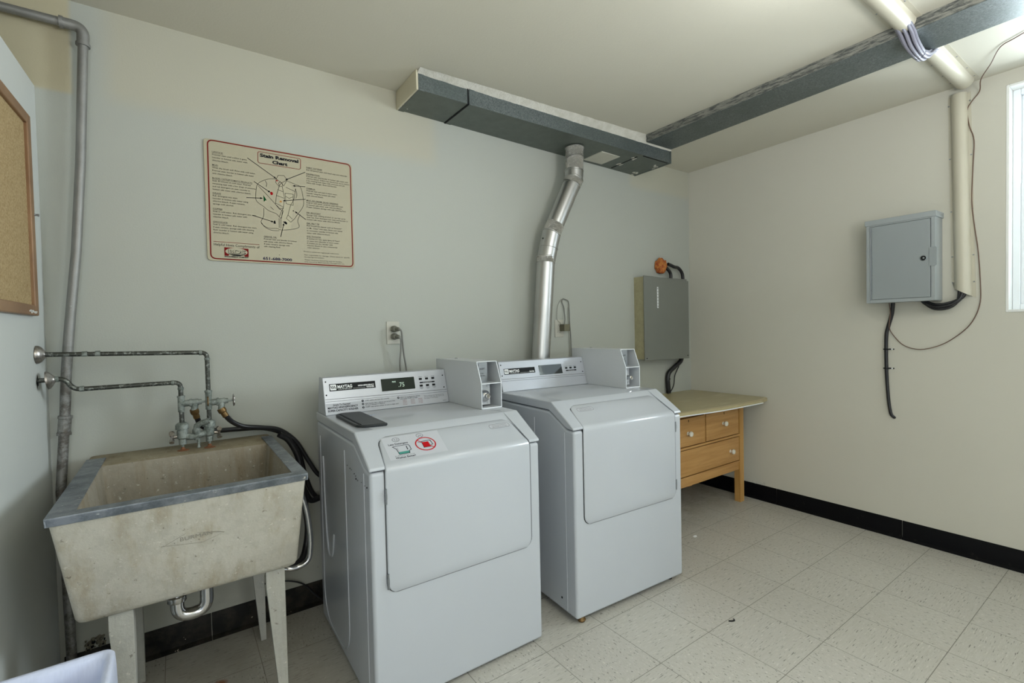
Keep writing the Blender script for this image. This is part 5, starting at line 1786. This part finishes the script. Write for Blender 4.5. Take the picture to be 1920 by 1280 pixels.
mb.lathe([(0.019, -0.006), (0.019, 0.006)], (-0.327, -0.024, 0.858), (0.1, 0, 1), 12, cap=False)
tag(mb.build('panel_cable', RUBBER), 'thick black cable from below the electrical panel to the worktop', 'cable', 'electrical panel cables')
mb = MB()
mb.tube(smooth([(-0.185, -0.045, 1.02), (-0.19, -0.03, 0.96), (-0.235, -0.02, 0.88), (-0.285, -0.045, 0.81), (-0.325, -0.045, 0.762), (-0.36, -0.045, 0.749)], 6), 0.004, 8)
tag(mb.build('panel_cable', RUBBER), 'thin black wire hanging beside the thick cable below the electrical panel', 'cable', 'electrical panel cables')

# ------------------------------------------------------------------ grey wall cabinet on the right wall
gc = empty('wall_cabinet', (0, -1.415, 1.37))
tag(gc, 'light grey locked metal cabinet mounted on the right wall', 'cabinet')
mb = MB()
mb.box(-0.122, -0.0005, -1.564, -1.257, 1.369, 1.822)
relocal(mb, gc).build('body', LGREYS, gc, bevel=0.002)
mb = MB()
mb.box(-0.133, -0.0005, -1.570, -1.250, 1.812, 1.842)
relocal(mb, gc).build('top_cap', LGREYS, gc, bevel=0.002)
mb = MB()
fr = -0.130
mb.box(fr, -0.120, -1.564, -1.548, 1.369, 1.812).box(fr, -0.120, -1.275, -1.257, 1.369, 1.812).box(fr, -0.120, -1.548, -1.275, 1.369, 1.387)
mb.box(fr, -0.120, -1.548, -1.275, 1.806, 1.812)
relocal(mb, gc).build('front_frame', LGREYS, gc, bevel=0.001)
mb = MB()
mb.box(-0.1215, -0.1205, -1.549, -1.274, 1.386, 1.807)
relocal(mb, gc).build('door_gap', NEARBLACK, gc)
mb = MB()
mb.box(-0.131, -0.1215, -1.5445, -1.2835, 1.389, 1.8035)
P = fillet([(-1.5445, 1.552), (-1.566, 1.552), (-1.571, 1.558), (-1.571, 1.646), (-1.566, 1.652), (-1.5445, 1.652)], 0.002, 2)
mb.prism([(p[0], p[1]) for p in [(-1.540, 1.552), (-1.567, 1.552), (-1.572, 1.558), (-1.572, 1.646), (-1.567, 1.652), (-1.540, 1.652)]], 'x', -0.1335, -0.1312)
cdoor = relocal(mb, gc).build('door', LGREY, gc, bevel=0.0012)
mb = MB()
mb.tube([(-0.131, -1.279, 1.389), (-0.131, -1.279, 1.803)], 0.003, 10)
relocal(mb, gc).build('hinge', STEEL, cdoor)
mb = MB()
mb.mat(0).lathe([(0.015, 0), (0.015, 0.002), (0.0125, 0.004)], (-0.1312, -1.517, 1.597), (-1, 0, 0), 24)
mb.mat(1).lathe([(0.0115, 0.0041), (0.0115, 0.0044), (0.009, 0.0046)], (-0.1312, -1.517, 1.597), (-1, 0, 0), 24)
mb.mat(0).lathe([(0.005, 0.0046), (0.004, 0.0052)], (-0.1312, -1.517, 1.597), (-1, 0, 0), 12)
relocal(mb, gc).build('lock', [STEEL, BLACK], cdoor)

# ------------------------------------------------------------------ half-round cable covers
def cover_profile(r, fl, n=12):
    """flange, half circle, flange; coordinates (across, out from the surface)"""
    out = [(-r - fl, 0.0), (-r - fl, 0.0025), (-r - 0.001, 0.0025)]
    for k in range(n + 1):
        a = PI - PI * k / n
        out.append((r * math.cos(a), 0.0025 + r * math.sin(a)))
    out += [(r + 0.001, 0.0025), (r + fl, 0.0025), (r + fl, 0.0)]
    inner = []
    rr = r - 0.002
    for k in range(n + 1):
        a = PI * k / n
        inner.append((rr * math.cos(a), max(0, 0.0025 + rr * math.sin(a) - (0.0025 if k in (0, n) else 0))))
    return out + inner


cv1 = MB()
for X0_, X1_, root_lab in ((-3.3, -0.925, 'cream half-round cable cover on the ceiling left of the long duct'), (-0.632, -0.050, 'cream half-round cable cover on the ceiling between long duct and right wall')):
    r = empty('cable_cover', ((X0_ + X1_) / 2, -1.662, H))
    tag(r, root_lab, 'cable cover', 'cable covers')
    m = MB()
    pf = [(-1.662 + a, H - 0.0005 - b) for a, b in cover_profile(0.037, 0.017)]
    m.prism(pf, 'x', X0_, X1_)
    relocal(m, r).build('cover', CREAMB, r)
    for q in (0.1, 0.4, 0.7, 0.93) if X0_ > -1 else (0.93, 0.8, 0.7):
        for s_ in (-1, 1):
            m = MB()
            m.lathe([(0.004, 0), (0.003, 0.0015)], (lerp(X0_, X1_, q), -1.662 + s_ * 0.0455, H - 0.003), (0, 0, -1), 8)
            relocal(m, r).build_split('screw', STEEL, r)
r = empty('cable_cover', (0, -1.648, 1.9))
tag(r, 'cream half-round cable cover running down the right wall beside the window', 'cable cover', 'cable covers')
m = MB()
yc = -1.650
pf = cover_profile(0.035, 0.013)
n = len(pf)
top_ = [Vector((-0.0005 - b, yc + a * 0.0 + a * 0.93 + 0.018, H - 0.045)) for a, b in pf]
bot_ = [Vector((-0.0005 - b, yc + a, 1.385 + 0.045 * (a + 0.035) / 0.07 + (0.03 if a > 0.034 else 0) * 1.0)) for a, b in pf]
m.add(bot_ + top_, [tuple(range(n - 1, -1, -1)), tuple(range(n, 2 * n))] + [(i, (i + 1) % n, n + (i + 1) % n, n + i) for i in range(n)])
relocal(m, r).build('cover', CREAMB, r)
for zz in (1.46, 1.60, 1.84, 2.12, 2.40):
    for s_ in (-1, 1):
        m = MB()
        m.lathe([(0.004, 0), (0.003, 0.0015)], (-0.003, yc + 0.0417 * s_ + 0.018 * (zz - 1.385), zz), (-1, 0, 0), 8)
        relocal(m, r).build_split('screw', STEEL, r)

# cable bundle bridging below the long duct
cb_ = empty('cable_bundle', (-0.78, -1.662, 2.42))
tag(cb_, 'bundle of grey cables sagging below the long duct between two cream covers', 'cables')
for k in range(9):
    a = 2 * PI * k / 8
    o1 = (0.024 * math.cos(a), 0.016 * math.sin(a)) if k < 8 else (0, 0)
    m = MB()
    pts = [(-0.96, -1.662 + o1[0], 2.468 + o1[1] * 0.6), (-0.915, -1.662 + o1[0], 2.456 + o1[1] * 0.8), (-0.86, -1.664 + o1[0] * 0.9, 2.425 + o1[1]), (-0.78, -1.668 + o1[0] * 0.75, 2.405 + o1[1] * 0.9), (-0.70, -1.664 + o1[0] * 0.9, 2.420 + o1[1]), (-0.635, -1.662 + o1[0], 2.456 + o1[1] * 0.8), (-0.60, -1.662 + o1[0], 2.468 + o1[1] * 0.6)]
    m.tube(smooth(pts, 5), 0.0062, 10)
    relocal(m, cb_).build('cable', CABLEL, cb_)
m = MB()
m.lathe([(0.0235, -0.002), (0.0245, 0.0), (0.0235, 0.002)], (-0.78, -1.668, 2.405), (1, 0, 0), 20, cap=False)
relocal(m, cb_).build('cable_tie', BLACK, cb_)

# bundle below the grey cabinet up into the wall cover
cb2 = empty('cable_bundle', (-0.03, -1.57, 1.34))
tag(cb2, 'bundle of black cables curving from under the grey cabinet into the wall cover', 'cables')
for k in range(6):
    a = 2 * PI * k / 6
    dx, dz_ = 0.012 * math.cos(a), 0.014 * math.sin(a)
    m = MB()
    m.tube(smooth([(-0.035 + dx, -1.475 + dz_ * 0.3, 1.385), (-0.035 + dx, -1.500, 1.362 + dz_ * 0.5), (-0.035 + dx, -1.545, 1.336 + dz_), (-0.032 + dx, -1.600, 1.342 + dz_), (-0.026 + dx, -1.640 - dz_ * 0.6, 1.372 + dz_ * 0.5), (-0.020 + dx * 0.6, -1.650 - dz_, 1.42), (-0.020 + dx * 0.6, -1.650 - dz_, 1.50)], 5), 0.0072, 10)
    relocal(m, cb2).build('cable', RUBBER, cb2)

bc = empty('wall_cable', (-0.01, -1.335, 1.0))
tag(bc, 'black cable hanging down the right wall from the grey cabinet', 'cable')
m = MB()
m.tube(smooth([(-0.035, -1.355, 1.385), (-0.020, -1.345, 1.31), (-0.011, -1.325, 1.235), (-0.010, -1.315, 1.18), (-0.010, -1.314, 1.05), (-0.010, -1.317, 0.93), (-0.010, -1.325, 0.80), (-0.008, -1.335, 0.725), (-0.004, -1.347, 0.705), (0.004, -1.350, 0.700)], 6), 0.0095, 12, rfun=lambda q: 0.0105 - 0.003 * q)
relocal(m, bc).build('cable', RUBBER, bc)
for zz in (1.100, 0.988):
    m = MB()
    m.mat(0).box(-0.021, -0.0005, -1.330, -1.302, zz - 0.003, zz + 0.003)
    m.box(-0.004, -0.0005, -1.350, -1.325, zz - 0.0035, zz + 0.0035)
    m.mat(1).lathe([(0.0045, 0), (0.003, 0.003)], (-0.004, -1.340, zz), (-1, 0, 0), 10)
    relocal(m, bc).build('clip', [BLACK, WHITEINK], bc)

m = MB()
w3 = smooth([(-0.60, -2.20, H - 0.005), (-0.47, -2.02, H - 0.005), (-0.385, -1.90, H - 0.005), (-0.34, -1.842, H - 0.006), (-0.22, -1.790, H - 0.02), (-0.09, -1.732, H - 0.03), (-0.012, -1.712, 2.430), (-0.006, -1.682, 2.392), (-0.006, -1.664, 2.352), (-0.006, -1.672, 2.27), (-0.005, -1.690, 2.19), (-0.005, -1.686, 2.05), (-0.005, -1.682, 1.88), (-0.005, -1.692, 1.75), (-0.005, -1.706, 1.62), (-0.005, -1.715, 1.45), (-0.005, -1.712, 1.335), (-0.007, -1.675, 1.235), (-0.010, -1.60, 1.155), (-0.012, -1.53, 1.115), (-0.010, -1.46, 1.102), (-0.008, -1.395, 1.125), (-0.012, -1.350, 1.18), (-0.024, -1.333, 1.23), (-0.030, -1.340, 1.31), (-0.035, -1.335, 1.38)], 6)
m.tube(w3, 0.0022, 8)
tag(m.build('thin_wire', WIREB), 'thin brown wire wandering down the right wall and looping below the grey cabinet', 'wire')

# ------------------------------------------------------------------ dresser with worktop
ds_ = empty('wooden_dresser', (-0.57, -0.27, 0))
tag(ds_, 'golden pine dresser with white knobs under the worktop in the corner', 'dresser')
XR_, XL_ = -0.118, -1.015
YF, YB = -0.505, -0.035
zc0, zc1 = 0.235, 0.722
for xx, nm in ((XR_ - 0.050, 'r'), (XL_, 'l')):
    for yy_ in (YF, YB - 0.045):
        m = MB()
        m.box(xx, xx + 0.050, yy_, yy_ + 0.045, 0.0, zc1)
        relocal(m, ds_).build('leg', PINEV, ds_, bevel=0.002)
m = MB()
m.box(XR_ - 0.020, XR_ - 0.006, YF + 0.045, YB - 0.045, zc0, zc1).box(XL_ + 0.006, XL_ + 0.020, YF + 0.045, YB - 0.045, zc0, zc1)
m.box(XL_ + 0.05, XR_ - 0.05, YB - 0.02, YB - 0.008, zc0, zc1)
relocal(m, ds_).build_split('side_panel', PINEV, ds_)
m = MB()
iy = YF + 0.008
a, b = XL_ + 0.050, XR_ - 0.050
m.box(a, b, YF + 0.002, YF + 0.03, 0.682, zc1)
m.box(a, b, YF + 0.001, YF + 0.40, 0.476, 0.489)
m.box(a, b, YF + 0.004, YF + 0.40, 0.288, 0.298)
m.box(-0.579, -0.567, YF + 0.010, YF + 0.03, 0.489, 0.682)
relocal(m, ds_).build_split('front_rail', PINE, ds_, bevel=0.001)
m = MB()
m.box(a, b, YF + 0.010, YF + 0.028, 0.234, 0.292)
relocal(m, ds_).build('apron', PINE, ds_, bevel=0.001)
m = MB()
m.box(a, b, YF + 0.030, YF + 0.034, 0.30, 0.68)
relocal(m, ds_).build('gap_shade_liner', PINESHADE, ds_)  # dark liner put in so the drawer gaps look shaded
for dx0, dx1, dz0, dz1, kn, key in ((a + 0.006, -0.5825, 0.4945, 0.674, [(-0.763, 0.575)], (-0.757, 0.655)), (-0.5645, b - 0.008, 0.4945, 0.674, [(-0.367, 0.590)], (-0.355, 0.658)), (a + 0.005, b - 0.004, 0.3045, 0.4700, [(-0.281, 0.383), (-0.905, 0.383)], None)):
    m = MB()
    m.box(dx0, dx1, YF + 0.0045, YF + 0.020, dz0, dz1)
    dw = relocal(m, ds_).build('drawer', PINE, ds_, bevel=0.0015)
    for kx, kz in kn:
        m = MB()
        m.lathe([(0.012, 0), (0.007, 0.003), (0.007, 0.010), (0.015, 0.016), (0.0175, 0.022), (0.015, 0.029), (0.004, 0.032), (0.003, 0.031)], (kx, YF + 0.0045, kz), (0, -1, 0), 20)
        relocal(m, ds_).build('knob', PORC, dw)
    if key:
        m = MB()
        m.lathe([(0.004, 0), (0.004, 0.0008)], (key[0], YF + 0.0045, key[1] + 0.004), (0, -1, 0), 12).box(key[0] - 0.0025, key[0] + 0.0025, YF + 0.0037, YF + 0.0045, key[1] - 0.008, key[1] + 0.004)
        relocal(m, ds_).build('keyhole', NEARBLACK, dw)

wt = empty('worktop', (-0.6, -0.3, 0.7225))
tag(wt, 'worn tan laminate worktop lying on the dresser in the corner', 'worktop')
out = [(-1.16, -0.004), (-0.004, -0.004), (-0.004, -0.600), (-0.035, -0.632), (-0.14, -0.655), (-0.30, -0.656), (-0.62, -0.648), (-0.96, -0.607), (-1.16, -0.590)]
m = MB()
m.mat(0).prism(out[::-1], 'z', 0.7225, 0.745)
top_b = relocal(m, wt).build('board', [LAM], wt, bevel=0.003)
m = MB()
pts = [(x, y - 0.002, 0.7235) for x, y in [(-1.16, -0.590), (-0.96, -0.607), (-0.62, -0.648), (-0.30, -0.656), (-0.14, -0.655)]]
m.tube(smooth(pts, 4), 0.0035, 6)
relocal(m, wt).build('edge_strip', COINE, wt)
m = MB()
pts = [(x, y + 0.012, 0.7452) for x, y in [(-1.16, -0.590), (-0.96, -0.607), (-0.62, -0.648), (-0.30, -0.656), (-0.14, -0.655), (-0.035, -0.632), (-0.012, -0.60)]]
P2 = [(v.x, v.y) for v in smooth(pts, 4)]
m.strip(P2, 0.022, Vector((0, 0, 0.7450)), XW, YW, 0.0005)
relocal(m, wt).build('edge_band', LAMEDGE, wt)

# ------------------------------------------------------------------ cork notice board on the left wall
nb = empty('notice_board', lw(0.4, 1.345))
nb.rotation_euler = (0, 0, math.radians(-2.45))
tag(nb, 'cork notice board with an oak frame on the left wall', 'notice board')
# local frame: x out of the wall, y along the wall towards the corner
yR, yL, zB_, zT_ = 0.4 - 0.150, 0.4 - 1.30, -0.003, 0.653
fw = 0.034
m = MB()
m.box(0.0005, 0.018, yR - fw, yR, zB_, zT_).box(0.0005, 0.018, yL, yL + fw, zB_, zT_)
m.box(0.0005, 0.018, yL + fw, yR - fw, zB_, zB_ + fw).box(0.0005, 0.018, yL + fw, yR - fw, zT_ - fw, zT_)
m.build('frame', OAK, nb, bevel=0.004, seg=3)
m = MB()
m.box(0.0005, 0.008, yL + fw, yR - fw, zB_ + fw, zT_ - fw)
m.build('cork_sheet', CORK, nb)
m = MB()
m.lathe([(0.004, 0), (0.003, 0.004), (0.0045, 0.009), (0.004, 0.011)], (0.018, yR - 0.004, 0.33), (1, 0, 0), 10)
m.build('push_pin', STEEL, nb)
m = MB()
for k in range(14):
    y, zz = yR - 0.10 + 0.04 * random.uniform(-1, 1) + 0.03, zB_ + 0.006 + 0.007 * random.random()
    m.box(0.0178, 0.0186, y - 0.012 * random.random() - 0.003, y + 0.008, zz, zz + 0.004)
m.build('paint_smear', REVEAL, nb, label='white paint smear on the oak frame')

# ------------------------------------------------------------------ waste bin with liner
bn = empty('waste_bin', (-3.70, -0.95, 0))
tag(bn, 'small waste bin lined with a white plastic bag in front of the sink', 'bin')
bxl, bxr, byb, byf, bz = -3.822, -3.572, -0.775, -1.14, 0.475
m = MB()
lo_l = []
def rl(a, b, c, d, z_, r=0.03):
    return loop(a, b, c, d, z_, r, 5)
LL = [rl(bxl + 0.03, bxr - 0.03, byf + 0.03, byb - 0.03, 0.0), rl(bxl + 0.008, bxr - 0.008, byf + 0.008, byb - 0.008, bz - 0.016),
      rl(bxl + 0.010, bxr - 0.010, byf + 0.010, byb - 0.010, bz - 0.016), rl(bxl + 0.032, bxr - 0.032, byf + 0.032, byb - 0.032, 0.006)]
loft(m, LL)
relocal(m, bn).build('bin', BINM, bn)
m = MB()
LL = []
NP = 24
def wob(l, amp, seed):
    out_ = []
    n_ = len(l)
    c = sum((Vector(p) for p in l), Vector()) / n_
    for i, p in enumerate(l):
        d = (p - c)
        d.z = 0
        d.normalize()
        k = noise.noise(Vector((p.x * 24, p.y * 24, seed + p.z * 3))) + 0.6 * noise.noise(Vector((p.x * 75, p.y * 75, seed + p.z * 5)))
        out_.append(p + d * amp * k)
    return out_
def dense(a, b, c, d, z_, r=0.03):
    pts = loop(a, b, c, d, z_, r, 6)
    out_ = []
    n_ = len(pts)
    for i in range(n_):
        p, q = pts[i], pts[(i + 1) % n_]
        k = max(1, int((q - p).length / 0.012))
        for j in range(k):
            out_.append(p + (q - p) * j / k)
    return out_
base_l = dense(bxl, bxr, byf, byb, 0)
cxm, cym = (bxl + bxr) / 2, (byf + byb) / 2
def sc_l(k, z_, amp, seed):
    l = [Vector((cxm + (p.x - cxm) * (1 - k / 0.125), cym + (p.y - cym) * (1 - k / 0.18), z_)) for p in base_l]
    return wob(l, amp, seed)
for k, z_, amp, seed in ((-0.004, bz - 0.13, 0.006, 0), (-0.005, bz - 0.08, 0.006, 0), (-0.004, bz - 0.03, 0.004, 0), (-0.002, bz - 0.006, 0.0015, 0), (0.002, bz, 0.001, 0), (0.011, bz - 0.002, 0.001, 1), (0.018, bz - 0.012, 0.002, 1), (0.024, bz - 0.05, 0.007, 2), (0.030, bz - 0.12, 0.009, 2), (0.040, bz - 0.24, 0.011, 2), (0.050, 0.05, 0.008, 3)):
    LL.append(sc_l(k, z_, amp, seed))
loft(m, LL, cap0=False)
relocal(m, bn).build('liner_bag', LINER, bn, angle=80, label='bluish white plastic bag folded over the rim')

# scraps on the floor
m = MB()
m.tube(smooth([(-1.530, -1.222, 0.002), (-1.520, -1.234, 0.004), (-1.508, -1.236, 0.003), (-1.500, -1.228, 0.002)], 4), 0.0025, 6)
tag(m.build('dried_leaf_scrap', BLACK), 'tiny dark twig lying on the floor tiles in front of the dryer', 'scrap')
m = MB()
m.prism([(-0.925, -0.650), (-0.905, -0.652), (-0.890, -0.636), (-0.905, -0.630), (-0.922, -0.636)], 'z', 0.0004, 0.0016)
tag(m.build('paper_scrap', WHITEINK), 'tiny white paper scrap on the floor near the dresser', 'scrap')
